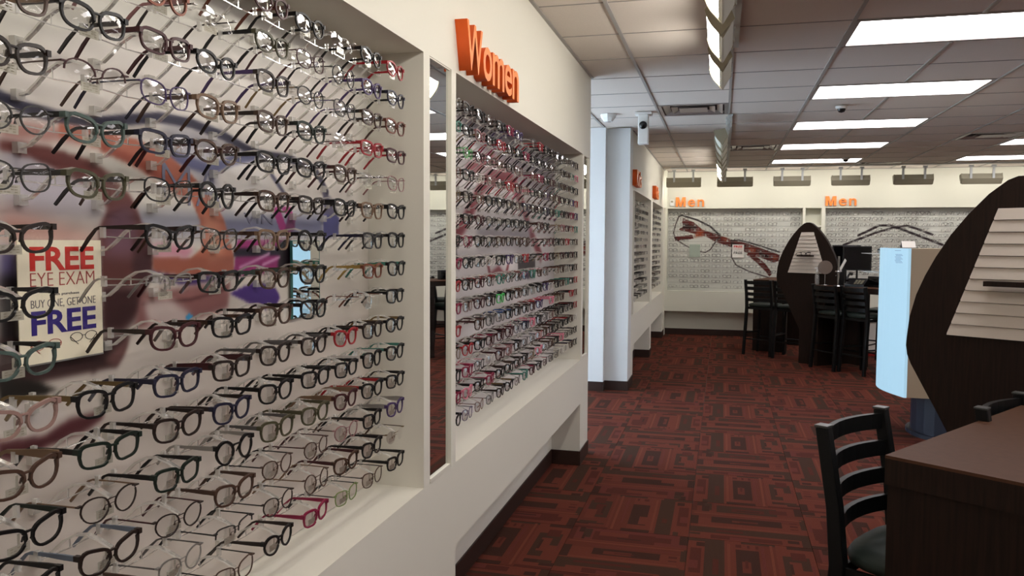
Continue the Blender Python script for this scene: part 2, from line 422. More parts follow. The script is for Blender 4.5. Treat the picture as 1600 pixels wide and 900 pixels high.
# far wall with display recesses and niche
b = MB(); m = M_WALLG
b.box((-1.32, YFR, 0), (XE, YFR+.12, H), m)
b.box((-1.32, YF, 2.102), (XE, YFR, H), m)
b.box((-1.1, YF, .405), (XE, YFR, .742), m)
b.box((-1.32, 13.6, 0), (XW, YFR, H), m)
for x0, x1 in ((XW, -.885), (1.232, 1.272), (1.512, 1.57), (4.30, 4.36), (4.60, 4.66), (6.3, XE)):
    b.box((x0, YF, .742), (x1, YFR, 2.102), m)
b.box((1.272, YF+.015, .742), (1.512, YFR, 1.15), m)
for x0, x1 in ((XW, -.915), (1.25, 1.55), (4.32, 4.64)): b.box((x0, YF, 0), (x1, YFR, .405), m)
struct(b.build('wall_far'))
b = MB(); b.box((1.272, YF+.01, 1.80), (1.512, YFR, 1.825), m); b.box((1.272, YF+.01, 1.45), (1.512, YFR, 1.475), m)
struct(b.build('trim_1'))
base('baseboard_far', [(-.915, YFR-t, 1.25, YFR), (1.25-t, YF-t, 1.55+t, YF), (1.25-t, YF, 1.25, YFR), (1.55, YF, 1.55+t, YFR), (1.55, YFR-t, XE, YFR)])
b = MB(); b.box((XE, YB, 0), (XE+.12, YFR+.12, H), M_WALL); struct(b.build('wall_right'))
b = MB(); b.box((-1.32, YB-.12, 0), (XE+.12, YB, H), M_WALL); struct(b.build('wall_back'))
base('baseboard_right', [(XE-t, YB, XE, YFR)]); base('baseboard_back', [(XW, YB, XE, YB+t)])

# ------------------------------------------------------------------ ceiling: tiles and grid
b = MB(); b.box((-3.5, YB-.12, H+.05), (XE+.12, YFR+.12, H+.15), M_TILE)
ceil = struct(b.build('ceiling'))
T = .61; GX = -.573; GY = 4.5975
xs = [GX+T*i for i in range(-5, 13)]; ys = [GY+T*k for k in range(-13, 16)]
LIGHTS = []                                # 2x4 troffers
for ci, i0 in enumerate((2, 6)):
    for k0 in (-9, -6, -3, 0, 3, 6, 9, 12): LIGHTS.append((ci, i0, k0))
VENTS = [(0, 4), (1, 9), (5, 8), (4, 13)]
hole = set()
for ci, i0, k0 in LIGHTS: hole |= {(i0, k0), (i0+1, k0)}
hole |= set(VENTS)
q = MB(); e = .010; f_ = .004; q.box((e, f_, 0), (T-e, T-f_, .014), M_TILE); tile_me = q.mesh('ceiling_tile')
far_tiles = MB()
def in_room(x0, x1, y0, y1):
    if y1 < YB+.05 or y0 > YF-.02: return None
    if x0 >= XE: return None
    a = max(x0, XW if not (5.7 < (y0+y1)/2 < 8.25) else -3.3)
    if a >= x1-.03: return None
    return (a, min(x1, XE), max(y0, YB), min(y1, YF))
for i in range(-5, 12):
    for k in range(-13, 15):
        x0, y0 = GX+T*i, GY+T*k
        r = in_room(x0, x0+T, y0, y0+T)
        if not r or (i, k) in hole: continue
        if k < -1 or (i < -1):
            far_tiles.box((r[0]+e, r[2]+f_, H+.004), (r[1]-e, r[3]-f_, H+.018), M_TILE)
        else:
            full = abs(r[1]-r[0]-T) < .01 and abs(r[3]-r[2]-T) < .01
            if full: inst('ceiling_tile', tile_me, ceil, (x0, y0, H+.004))
            else:
                s = MB(); s.box((r[0]+e, r[2]+f_, H+.004), (r[1]-e, r[3]-f_, H+.018), M_TILE); s.build('ceiling_tile', ceil)
o = far_tiles.build('ceiling_tile', ceil); o['kind'] = 'stuff'
q = MB()
for i in range(-1, 12):
    x = GX+T*i
    if x > XE: break
    if x < XW: q.box((x-e, 5.76, H-.004), (x+e, 8.22, H+.02), M_TBAR)
    else:
        ya = YB
        for ci, i0, k0 in LIGHTS:
            if i0+1 == i:
                q.box((x-e, ya, H-.004), (x+e, GY+T*k0, H+.02), M_TBAR); ya = GY+T*(k0+1)
        q.box((x-e, ya, H-.004), (x+e, YF, H+.02), M_TBAR)
q.box((XW, YB, H-.004), (XW+.018, 5.76, H+.02), M_TBAR); q.box((XW, 8.6, H-.004), (XW+.018, YF, H+.02), M_TBAR)
q.box((XW, YF-.018, H-.004), (XE, YF, H+.02), M_TBAR)
o = q.build('grid_bar', ceil); o['kind'] = 'stuff'
for k in range(-12, 15):
    y = GY+T*k
    s = MB()
    segs = [(XW if not (5.76 < y < 8.22) else -3.3, XE)]
    for ci, i0, k0 in LIGHTS: pass
    for a, c in segs: s.box((a, y-f_, H+.001), (c, y+f_, H+.02), M_TBAR)
    s.build('grid_bar', ceil)

# troffers
fr = MB(); L_, D_ = 2*T, T
for a, c in (((.013, .013, 0), (L_-.013, .035, .02)), ((.013, D_-.035, 0), (L_-.013, D_-.013, .02)), ((.013, .035, 0), (.035, D_-.035, .02)), ((L_-.035, .035, 0), (L_-.013, D_-.035, .02))):
    fr.box(a, c, M_TBAR)
fr_me = fr.mesh('frame')
df = MB(); df.box((.036, .036, .004), (L_-.036, D_-.036, .012), M_FLUO); df_me = df.mesh('diffuser')
hs = MB(); hs.box((.014, .014, .021), (L_-.014, D_-.014, .045), M_WHITE); hs_me = hs.mesh('housing')
vis_names = {(0, 0): 'largest one at the top right', (0, 3): 'second from the front', (0, 6): 'third from the front', (0, 9): 'fourth from the front', (0, 12): 'last one before the far wall'}
for ci, i0, k0 in LIGHTS:
    if ci == 0:
        w = {0: 'lit fluorescent ceiling panel, largest and nearest, top right', 3: 'lit fluorescent ceiling panel, second from the front in the long row',
             6: 'lit fluorescent ceiling panel, third from the front, beyond the dome camera', 9: 'lit fluorescent ceiling panel, fourth from the front in the long row',
             12: 'lit fluorescent ceiling panel, last of the long row, by the far wall'}.get(k0, 'lit fluorescent panel overhead behind the picture edge, %s back' % ORD[(-k0)//3-1])
    else:
        w = {9: 'lit fluorescent ceiling panel of the right row, second from the far wall', 12: 'lit fluorescent ceiling panel of the right row, nearest the far wall'}.get(k0, 'lit fluorescent panel out at the right side, %s from the back' % ORD[(k0+9)//3])
    r = thing('ceiling_light', w, 'ceiling light', (GX+T*i0, GY+T*k0, H), group='fluorescent ceiling panels')
    inst('frame', fr_me, r); inst('diffuser', df_me, r); inst('housing', hs_me, r)

# vents
M_VENT = mat('vent_metal', (168, 160, 156), .35, .5, metal=.6)
M_VDARK = mat('vent_dark', (58, 50, 48), .8, .2)
VL = ['square metal ceiling vent beside the hanging security camera', 'square metal ceiling vent right of the second row of wall washers',
      'square metal ceiling vent between the two rows of fluorescent panels', 'square metal ceiling vent close to the far wall, right of the last panel']
for n, (i, k) in enumerate(VENTS):
    r = thing('ceiling_vent', VL[n], 'vent', (GX+T*i+T/2, GY+T*k+T/2, H), group='ceiling vents')
    f = MB(); h = T/2-.013
    for a, c in (((-h, -h, 0), (h, -h+.03, .02)), ((-h, h-.03, 0), (h, h, .02)), ((-h, -h+.03, 0), (-h+.03, h-.03, .02)), ((h-.03, -h+.03, 0), (h, h-.03, .02))): f.box(a, c, M_VENT)
    f.build('frame', r)
    f = MB(); f.box((-h+.03, -h+.03, .03), (h-.03, h-.03, .045), M_VDARK); f.build('backing', r)
    for j, (ro, ri) in enumerate(((.25, .20), (.185, .135), (.12, .0))):
        f = MB(); zo, zi = .026-.004*j, .002-.001*j
        if ri == 0: f.box((-ro, -ro, zi), (ro, ro, zi+.004), M_VENT)
        else:
            P = [(-1, -1), (1, -1), (1, 1), (-1, 1)]
            vs = [(a*ro, c*ro, zi) for a, c in P]+[(a*ri, c*ri, zo) for a, c in P]+[(a*ro, c*ro, zi+.002) for a, c in P]+[(a*ri, c*ri, zo+.002) for a, c in P]
            fs = []
            for s in range(4):
                u = (s+1) % 4; fs += [(s, s+4, u+4, u), (s+8, u+8, u+12, s+12), (s, u, u+8, s+8), (s+4, s+12, u+12, u+4)]
            f.add(vs, fs, M_VENT)
        f.build('louvre', r)

# ------------------------------------------------------------------ floor of carpet tiles
b = MB(); b.box((-3.5, YB-.12, -.1), (XE+.12, YFR+.12, -.008), M_BASE)
floor = struct(b.build('floor'))
CC = [(99, 50, 38), (64, 43, 33), (60, 37, 29), (105, 56, 41), (91, 45, 38), (77, 38, 30), (92, 46, 35)]
CM = []
for i, c in enumerate(CC):
    m = mat('carpet_yarn_%d' % i, c, .95, .08, noise=.12, nscale=260)
    nt, bs = nodes_of(m)
    tc = nt.nodes.new('ShaderNodeTexCoord'); wv = nt.nodes.new('ShaderNodeTexWave')
    wv.inputs['Scale'].default_value = 55 if i in (0, 6) else 90; wv.inputs['Distortion'].default_value = .6
    nt.links.new(tc.outputs['Object'], wv.inputs['Vector'])
    old = bs.inputs['Base Color'].links[0].from_socket
    mr = nt.nodes.new('ShaderNodeMapRange'); mr.inputs['To Min'].default_value = .78 if i in (0, 6) else .9; mr.inputs['To Max'].default_value = 1.12
    nt.links.new(wv.outputs['Fac'], mr.inputs['Value'])
    vm = nt.nodes.new('ShaderNodeVectorMath'); vm.operation = 'SCALE'
    nt.links.new(old, vm.inputs[0]); nt.links.new(mr.outputs['Result'], vm.inputs['Scale'])
    nt.links.new(vm.outputs['Vector'], bs.inputs['Base Color'])
    bp = nt.nodes.new('ShaderNodeBump'); bp.inputs['Strength'].default_value = .3; bp.inputs['Distance'].default_value = .002
    nt.links.new(wv.outputs['Fac'], bp.inputs['Height']); nt.links.new(bp.outputs['Normal'], bs.inputs['Normal'])
    CM.append(m)
def carpet_mesh(name, seed, rot):
    N = 44; g = np.zeros((N, N), int); rr = random.Random(seed)
    def R(x0, y0, x1, y1, c): g[max(0, int(y0*N+.5)):int(y1*N+.5), max(0, int(x0*N+.5)):int(x1*N+.5)] = c
    def J(v, a=.025): return v+rr.uniform(-a, a)
    R(0, 0, 1, 1, 0); R(.30, 0, .45, 1, 6); R(0, 0, .28, 1, rr.choice((0, 4, 6)))
    # edge bars
    R(.0, .0, J(.3), .05, 5); R(J(.42), .0, J(.66), .075, 2); R(J(.7), .94, 1, 1, 1); R(.0, .93, J(.2), 1, 2); R(J(.3), .95, J(.55), 1, 1)
    # two-colour bands at top/bottom
    R(.0, J(.07), .12, J(.14), 2); R(.02, J(.14), J(.2), .18, 1)
    # nested square on the left
    a = J(.05)
    R(a, J(.25, .06), a+.2, J(.78, .06), rr.choice((1, 5, 5)));  R(a+.07, .36, a+.16, .66, rr.choice((0, 4, 5)))
    if seed % 2: R(a, .25, a+.09, .5, 0)
    R(a+.02, .70, a+.14, .86, 5); R(J(.12, .06), J(.1), J(.26), J(.16), 2)
    # light lines
    R(.325, .03, .35, .97, 3); R(.375, .2, .4, .9, 4)
    # dark nested bar
    d = J(.43); R(d, J(.2, .05), d+J(.16), J(.8, .06), 2)
    if seed % 3 != 2: R(d+.06, J(.34), d+.12, J(.62, .06), 6); R(d+.08, .44, d+.10, .60, 5)
    else: R(d+.09, .2, d+.2, J(.4, .06), 0)
    for s in range(6): R(d+.0+s*.032, .87, d+.014+s*.032, .93, 5)
    R(.655, .06, .68, .94, 3)
    # full-height olive bar
    w_ = J(.15, .03); R(.70, 0, .70+w_, J(.97, .03), 1); R(.74, J(.2, .1), .80, J(.5, .1), 5)
    for s in range(4): R(.03+s*.05, .40, .045+s*.05, .62, 2 if s % 2 else 4)
    # right nested square
    R(.88, J(.22, .06), .985, J(.7, .08), 5); R(.91, .34, .985, .5, 4)
    R(.87, .82, .93, .9, 2); R(.86, 0, .9, .1, 1)
    if rot: g = g.T.copy()
    if seed % 3 == 1: g = g[::-1].copy()
    if seed % 4 == 3: g = g[:, ::-1].copy()
    # greedy rectangles
    done = np.zeros_like(g, bool); mb = MB(); s = T/N; vs = []
    for m in CM: mb.slot(m)
    for y in range(N):
        for x in range(N):
            if done[y, x]: continue
            c = g[y, x]; x1 = x
            while x1 < N and g[y, x1] == c and not done[y, x1]: x1 += 1
            y1 = y+1
            while y1 < N and (g[y1, x:x1] == c).all() and not done[y1, x:x1].any(): y1 += 1
            done[y:y1, x:x1] = True
            mb.add([(x*s, y*s, 0), (x1*s, y*s, 0), (x1*s, y1*s, 0), (x*s, y1*s, 0)], [(0, 1, 2, 3)], CM[c])
    mb.add([(0, 0, 0), (T, 0, 0), (T, T, 0), (0, T, 0), (0, 0, -.008), (T, 0, -.008), (T, T, -.008), (0, T, -.008)],
           [(1, 0, 4, 5), (2, 1, 5, 6), (3, 2, 6, 7), (0, 3, 7, 4)], CM[2])
    # squeeze a hair for the seam
    mb.v = [(.0012+v[0]*(T-.0024)/T, .0012+v[1]*(T-.0024)/T, v[2]) for v in mb.v]
    return mb.mesh('carpet_tile')
CA = [carpet_mesh('a', s, False) for s in range(6)]; CB = [carpet_mesh('b', s+10, True) for s in range(6)]
FX, FY = -.140, 4.235
cnt = 0; rest = []
for j in range(-13, 16):
    for i in range(-6, 11):
        x0, y0 = FX+T*i, FY+T*j
        yc = y0+T/2
        if x0+T < (-1.3 if not (5.5 < yc < 8.5) else -3.3) or x0 > XE or y0 > YFR or y0+T < YB: continue
        me = (CA if (i+j) % 2 == 1 else CB)[(i*7+j*j*3+i*j) % 6]
        vis = y0 > 2.6 and x0+T > -1.3 and x0 < .35*(y0+T)+.6
        if vis and cnt < 298:
            inst('carpet_tile', me, floor, (x0, y0, 0)); cnt += 1
        else: rest.append((x0, y0, (i+j) % 2))
s = MB()
for x0, y0, k in rest:
    s.box((x0+.001, y0+.001, -.008), (x0+T-.001, y0+T-.001, 0), CM[0])
    for a in (.12, .42, .70):
        if k: s.box((x0+a*T, y0+.05, -.002), (x0+(a+.14)*T, y0+T-.05, .0004), CM[1])
        else: s.box((x0+.05, y0+a*T, -.002), (x0+T-.05, y0+(a+.14)*T, .0004), CM[1])
o = s.build('carpet_tile', floor); o['kind'] = 'stuff'
print('carpet tiles', cnt, len(rest))

# ------------------------------------------------------------------ wall mirrors
def wall_mirror(label, ya, yb, za, zb):
    r = thing('wall_mirror', label, 'mirror', (XW-.009, (ya+yb)/2, za))
    w = (yb-ya)/2; h = zb-za
    p = MB(); p.box((.0005, -w+.003, .004), (.004, w-.022, h-.004), M_MIRROR); p.build('mirror_pane', r)
    f = MB()
    for a, c in (((0, -w, 0), (.0088, -w+.003, h)), ((0, w-.014, 0), (.014, w, h)), ((0, -w+.003, 0), (.012, w-.014, .012)), ((0, -w+.003, h-.004), (.0088, w-.014, h))):
        f.box(a, c, M_WALL)
    f.build('frame', r)
wall_mirror('narrow full-height mirror strip between the two nearest eyeglass displays', MIR1[0], MIR1[1], .735, 2.134)
wall_mirror('thin mirror strip at the far end of the second display, by the wall corner', MIR2[0], MIR2[1], .735, 2.134)
wall_mirror('thin mirror strip just past the bluish column, before the third display', 8.66, 8.78, .747, 2.098)


# ------------------------------------------------------------------ display panels with printed murals
def print_mat(name, rough=.45):
    m = bpy.data.materials.new(name); nt, b = nodes_of(m)
    a = nt.nodes.new('ShaderNodeAttribute'); a.attribute_name = 'ink'
    nt.links.new(a.outputs['Color'], b.inputs['Base Color'])
    b.inputs['Roughness'].default_value = rough; b.inputs['Specular IOR Level'].default_value = .35
    return m
def blur(a, s):
    if s < .4: return a
    n = int(s*2.5)+1; k = np.exp(-np.arange(-n, n+1)**2/(2*s*s)); k /= k.sum()
    for ax in (0, 1):
        pad = [(n, n) if i == ax else (0, 0) for i in range(2)]
        p = np.pad(a, pad, 'edge'); out = np.zeros_like(a)
        for i, w in enumerate(k):
            sl = [slice(None)]*2; sl[ax] = slice(i, i+a.shape[ax]); out += w*p[tuple(sl)]
        a = out
    return a
def paint(a0, a1, z0, z1, step, basecol, shapes, streak=0):
    na = int((a1-a0)/step)+1; nz = int((z1-z0)/step)+1
    A, Z = np.meshgrid(np.linspace(a0, a1, na), np.linspace(z0, z1, nz))
    img = np.array(basecol(A, Z), float)
    for kind, col, soft, w, pts in shapes:
        msk = np.zeros(A.shape)
        P = np.array(pts)
        m = (w if kind == 'L' else 0)+.01
        if kind == 'P':
            ins = np.zeros(A.shape, bool); j = len(P)-1
            for i in range(len(P)):
                (xi, yi), (xj, yj) = P[i], P[j]
                with np.errstate(divide='ignore', invalid='ignore'):
                    c = ((yi > Z) != (yj > Z)) & (A < (xj-xi)*(Z-yi)/(yj-yi+1e-12)+xi)
                ins ^= c; j = i
            msk = ins.astype(float)
        else:
            d = np.full(A.shape, 9.)
            for i in range(len(P)-1):
                p, q = P[i], P[i+1]; v = q-p; L = v@v+1e-12
                tt = np.clip(((A-p[0])*v[0]+(Z-p[1])*v[1])/L, 0, 1)
                d = np.minimum(d, np.hypot(A-p[0]-tt*v[0], Z-p[1]-tt*v[1]))
            msk = np.clip((w/2-d)/step+.5, 0, 1)
        msk = blur(msk, soft/step)[..., None]
        img = img*(1-msk)+np.array(col, float)*msk
    return A, Z, img
def grid_mesh(name, A, Z, img, to3, m):
    nz, na = A.shape
    P = to3(A, Z).reshape(-1, 3)
    idx = np.arange(nz*na).reshape(nz, na)
    q = np.stack([idx[:-1, :-1], idx[:-1, 1:], idx[1:, 1:], idx[1:, :-1]], -1).reshape(-1, 4)
    me = bpy.data.meshes.new(name)
    me.vertices.add(len(P)); me.vertices.foreach_set('co', P.astype('f').ravel())
    me.loops.add(q.size); me.loops.foreach_set('vertex_index', q.ravel().astype('i'))
    me.polygons.add(len(q)); me.polygons.foreach_set('loop_start', np.arange(0, q.size, 4, dtype='i'))
    me.update(calc_edges=True)
    s = img.reshape(-1, 3)/255
    l = np.where(s <= .04045, s/12.92, ((s+.055)/1.055)**2.4)
    ca = me.color_attributes.new('ink', 'FLOAT_COLOR', 'POINT')
    ca.data.foreach_set('color', np.c_[l, np.ones(len(l))].astype('f').ravel())
    me.materials.append(m)
    return me
M_PRINT = print_mat('printed_backdrop')
M_PANEL = mat('display_panel_board', (196, 190, 182), .6, .3)
def base_a(A, Z):
    t = np.clip((Z-1.2)/.6, 0, 1)[..., None]
    lo = np.array((206, 196, 186)); hi = np.array((209, 206, 196))
    n = 6*np.sin(Z*38+A*7+2*np.sin(A*5))+4*np.sin(Z*70-A*3)
    return lo*(1-t)+hi*t+n[..., None]*(1-.5*t)
def base_b(A, Z):
    n = 6*np.sin(Z*30+A*5)+4*np.sin(A*9)
    return np.array((204, 198, 198))+n[..., None]*np.ones(3)
def base_c(A, Z):
    return np.array((214, 214, 206))+np.zeros(A.shape)[..., None]

XP = -1.118
def display_panel(label, y0, y1, z0, z1, mural=None, base_fn=None, step=.004, my0=None):
    r = thing('eyeglass_display', label, 'display', (XR, (y0+y1)/2, z0))
    b = MB(); b.box((0, -(y1-y0)/2+.001, .001), (XP-XR-.001, (y1-y0)/2-.001, z1-z0-.001), M_PANEL); b.build('board', r)
    if mural is not None:
        a0 = my0 if my0 is not None else y0+.002
        A, Z, im = paint(a0, y1-.002, z0+.002, z1-.002, step, base_fn, mural)
        yc = (y0+y1)/2
        me = grid_mesh('printed_backdrop', A, Z, im, lambda A, Z: np.stack([np.full(A.shape, XP-XR+.0005), A-yc, Z-z0], -1), M_PRINT)
        inst('printed_backdrop', me, r)
    return r
pan1 = display_panel('nearest eyeglass display backed by a blurred print of huge coloured glasses', -.30, 2.43, ZS, ZT, MURAL_A, base_a, .004, .7)
pan2 = display_panel('second eyeglass display under the large orange word, grey and maroon backdrop', 2.752, 5.44, ZS, ZT, MURAL_B, base_b, .008)
pan3 = display_panel('third eyeglass display on the left, just beyond the bluish column', 8.82, 10.90, .745, 2.10)
pan4 = display_panel('fourth eyeglass display on the left, in the far corner', 11.15, 13.20, .745, 2.10)
def far_panel(label, x0, x1, mural, step=.008):
    r = thing('eyeglass_display', label, 'display', ((x0+x1)/2, YFR, .742))
    b = MB(); b.box((-(x1-x0)/2+.001, -.006, .001), ((x1-x0)/2-.001, 0, 1.358), M_PANEL); b.build('board', r)
    if mural is not None:
        A, Z, im = paint(x0+.002, x1-.002, .744, 2.10, step, base_c, mural)
        xc = (x0+x1)/2
        me = grid_mesh('printed_backdrop', A, Z, im, lambda A, Z: np.stack([A-xc, np.full(A.shape, -.0065), Z-.742], -1), M_PRINT)
        inst('printed_backdrop', me, r)
    return r
pan5 = far_panel('far wall eyeglass display with a giant tortoiseshell pair printed across it', -.885, 1.232, MURAL_C)
pan6 = far_panel('far wall eyeglass display with giant crossed black temples printed on it', 1.57, 4.30, MURAL_D)
pan7 = far_panel('plain far wall eyeglass display out at the right', 4.66, 6.3, None)
# print on the first backdrop: the backwards-tinted lettering
M_INK = mat('grey_ink', (120, 120, 140), .5, .3)
text_part('printed_lettering', 'MA', .20, .085, .0006, M_INK, (XP-XR+.0012, 1.43-1.065, 1.612-ZS), (0, 1, 0), (0, 0, 1), pan1, offset=-.02)
text_part('printed_lettering', 'VIN', .13, .026, .0006, M_INK, (XP-XR+.0012, 1.72-1.065, 1.578-ZS), (0, 1, 0), (0, 0, 1), pan1, offset=.0)

# ------------------------------------------------------------------ eyeglasses
A_, B_ = .0258, .0185
SHAPES = {'rectangular': (.0272, .0178, 3.8, 0), 'square': (.0264, .0198, 3.3, 0), 'oval': (.0260, .0190, 2.3, 0),
          'round': (.0228, .0222, 2.0, 0), 'cat-eye': (.0272, .0182, 2.7, .006), 'soft rectangular': (.0270, .0190, 2.9, .002)}
def outline(shape, side, n=22, off=0):
    a, b, e, cat = SHAPES[shape]; a += off; b += off
    pts = []
    for i in range(n):
        t = 2*PI*i/n
        cx = math.copysign(abs(math.cos(t))**(2/e), math.cos(t)); cy = math.copysign(abs(math.sin(t))**(2/e), math.sin(t))
        y = a*cx; z = b*cy
        if z < 0: y *= 1-(.20 if cx < 0 else .12)*(-z/b)
        elif cx < 0: z *= 1+.06*cx                      # narrower at the bottom
        else: z += cat*max(0, cx)*cy
        z += .07*cx*a if cx > 0 else .05*cx*a
        y = side*(.0338+y)
        x = -1.5*y*y-.0
        pts.append((x, y, z))
    return pts
def add_front(mb, shape, style, m, n=22):
    thick = {'plastic': (.0019, .0021), 'thin': (.0012, .0011), 'half': (.0012, .0011), 'rimless': (0, 0)}[style]
    a, b, e, cat = SHAPES[shape]
    for s in (-1, 1):
        O = outline(shape, s, n, .001)
        if style in ('plastic', 'thin'): mb.tube(O, [(1.25 if q[2] > b*.55 else .95 if q[2] < -b*.3 else 1.05) if style == 'plastic' else 1 for q in O], m, 4, closed=True, flat=thick)
        elif style == 'half': mb.tube([O[i] for i in range(0, n//2+1)], 1, m, 4, flat=thick)
        # end piece with hinge
        y = s*(.0338+a); hz = b*.66+cat*.8+.001
        if style == 'plastic': mb.box((-.0125, min(y, y+s*.0075), hz-.0045), (-.0015, max(y, y+s*.0075), hz+.0045), m)
        else: mb.box((-.010, min(y-s*.003, y+s*.007), hz-.0012), (-.0035, max(y-s*.003, y+s*.007), hz+.0012), m)
        # nose pads
        if style == 'plastic': mb.tube([(-.001, s*.0085, b*.2), (-.006, s*.0075, -b*.25)], [.0022, .0014], m, 4)
        else: mb.tube([(-.001, s*.0075, b*.1), (-.009, s*.006, -b*.1), (-.010, s*.0072, -b*.45)], [.0006, .0008, .0022], m, 4)
    w = .0338-a+.001
    rr = .0021 if style == 'plastic' else .001
    mb.tube([(-.0003, -w-.004, b*.52), (.0009, -w*.4, b*.56), (.0009, w*.4, b*.56), (-.0003, w+.004, b*.52)], [rr*1.25, rr, rr, rr*1.25], m, 5)
def add_lens(mb, shape, side, m, n=22):
    O = outline(shape, side, n, .0005)
    c = (-1.5*.0338**2+.0016, side*.0338, 0)
    I = [tuple(o[k]*.5+c[k]*.5+(.0004 if k == 0 else 0) for k in range(3)) for o in O]
    vs = [c]+I+O; fs = []
    for i in range(n):
        j = (i+1) % n
        fs += [(0, 1+i, 1+j), (1+i, 1+n+i, 1+n+j, 1+j)]
    mb.add(vs, fs, m)
def add_temple(mb, shape, style, side, m):
    a, b, e, cat = SHAPES[shape]; hz = b*.66+cat*.8+.001
    y = side*(.0338+a+.0055)
    yb = side*.066
    P = [(-.006, y, hz), (-.030, y+(yb-y)*.6, hz), (-.065, yb, hz), (-.098, yb, hz-.0005), (-.107, yb, hz-.004), (-.124, yb-side*.002, hz-.020), (-.143, yb-side*.004, hz-.042)]
    if style == 'plastic': hh = [.0042, .0044, .0031, .0024, .0023, .0031, .0025]; ww = [.0018]*7
    elif style == 'wide': hh = [.0068, .0072, .0048, .003, .0028, .0036, .003]; ww = [.0016]*7
    else: hh = [.0013, .0013, .0011, .0016, .0018, .0026, .0022]; ww = [.0009, .0008, .0008, .0013, .0013, .0015, .0013]
    vs = []
    for i, (x, yy, z) in enumerate(P):
        d = Vector(P[min(i+1, 6)])-Vector(P[max(i-1, 0)]); d.normalize()
        ux, uz = -d.z, d.x
        if uz < 0: ux, uz = -ux, -uz
        h, w = hh[i], ww[i]
        vs += [(x+ux*h, yy-w, z+uz*h), (x+ux*h, yy+w, z+uz*h), (x-ux*h, yy+w, z-uz*h), (x-ux*h, yy-w, z-uz*h)]
    fs = [(0, 1, 2, 3), (27, 26, 25, 24)]
    for i in range(6):
        for k in range(4): fs.append((i*4+k, i*4+(k+1) % 4, (i+1)*4+(k+1) % 4, (i+1)*4+k))
    mb.add(vs, fs, m)
DUM = M_BLKP
CACHE = {}
def front_me(shape, style):
    k = ('f', shape, style)
    if k not in CACHE: b = MB(); add_front(b, shape, style, DUM); CACHE[k] = b.mesh('front_frame')
    return CACHE[k]
def lens_me(shape, side):
    k = ('l', shape, side)
    if k not in CACHE: b = MB(); add_lens(b, shape, side, M_LENS); CACHE[k] = b.mesh('lens', True)
    return CACHE[k]
def temple_me(shape, style, side):
    k = ('t', shape, style, side)
    if k not in CACHE: b = MB(); add_temple(b, shape, style, side, DUM); CACHE[k] = b.mesh('temple')
    return CACHE[k]
def whole_me(shape, style, tst, n=14):
    k = ('w', shape, style, tst)
    if k not in CACHE:
        b = MB(); add_front(b, shape, style, M_BLKP, n)
        for s in (-1, 1): add_temple(b, shape, tst, s, M_BLK); add_lens(b, shape, s, M_LENS, n)
        CACHE[k] = b.mesh('eyeglasses')
    return CACHE[k]

def fmat(key):
    T_ = {'black': ((15, 14, 15), 0), 'dark brown': ((46, 30, 24), 0), 'brown': ((92, 60, 44), 0), 'tan': ((150, 112, 80), 0), 'tortoise': ((84, 52, 34), .75),
          'maroon': ((84, 26, 32), 0), 'red': ((150, 30, 38), 0), 'crimson': ((130, 26, 62), 0), 'rose': ((176, 110, 112), 0), 'pink': ((206, 120, 140), 0),
          'purple': ((78, 50, 120), 0), 'navy': ((34, 34, 66), 0), 'blue': ((40, 80, 140), 0), 'teal': ((60, 150, 130), 0), 'sea green': ((78, 104, 96), .3),
          'dark green': ((26, 44, 34), 0), 'olive': ((88, 84, 52), 0), 'lime green': ((140, 170, 80), 0), 'gold': ((160, 130, 80), 0), 'gunmetal': ((84, 82, 82), 0),
          'silver': ((160, 158, 154), 0), 'clear': ((200, 195, 190), 0), 'grey': ((110, 106, 104), 0), 'copper': ((150, 84, 64), 0), 'blush': ((186, 140, 128), 0), 'yellow': ((190, 150, 60), 0), 'orange brown': ((150, 70, 40), .3), 'white': ((224, 220, 214), 0), 'slate blue': ((120, 136, 160), 0), 'bright green': ((60, 170, 80), 0)}
    rgb, nz = T_[key]
    g_ = sum(rgb)/3; rgb = tuple(.78*(c*.8+g_*.2)+3 for c in rgb) if key not in ('clear', 'white', 'silver', 'red', 'crimson', 'bright green', 'blue', 'pink') else rgb
    met = .75 if key in ('gold', 'gunmetal', 'silver', 'copper') else 0
    return mat('frame_'+key.replace(' ', '_'), rgb, .4, .35, metal=met, noise=nz, nscale=90)

# holder: acrylic mount on the panel, curved arm, cross rod with temple clips, price tag
DX = -.955-XP       # bridge distance from the panel
hb = MB()
hb.box((0, -.009, -.032), (.012, .009, -.014), M_ACR)
path = [(.010, 0, -.023), (.026, 0, -.020), (.045, 0, -.006), (.065, 0, .012), (.088, 0, .024), (.112, 0, .027), (.136, 0, .020), (DX-.004, 0, .009)]
hb.tube(path, 1, M_ACR, 4, flat=(.0042, .0018))
hb.tube([(DX-.088, -.067, .0035), (DX-.088, 0, .0005), (DX-.088, .067, .0035)], .0013, M_ACR, 5)
hb.tube([(DX-.088, 0, .018), (DX-.088, 0, .0010)], .0012, M_ACR, 4)
for s in (-1, 1): hb.box((DX-.092, s*.066-.0032, .001), (DX-.084, s*.066+.0032, .0195), M_ACR)
holder_me = hb.mesh('frame_holder')
M_TAG = clear_mat('price_tag_film', (.97, .97, .95), .06, .1, milk=.5, milkcol=(226, 222, 206))
M_TAGI = mat('price_tag_ink', (140, 134, 118), .6, .2)
tb = MB(); tb.box((DX-.016, -.019, -.024), (DX-.0152, .019, -.010), M_TAG)
for i in range(3):
    for j in range(5):
        if (i*5+j) % 4 != 3: tb.box((DX-.0151, -.015+j*.0062, -.0215+i*.0038), (DX-.0149, -.0105+j*.0062, -.0200+i*.0038), M_TAGI)
tb.box((DX-.016, -.002, -.010), (DX-.0152, .002, .006), M_TAG)
tag_me = tb.mesh('price_tag')
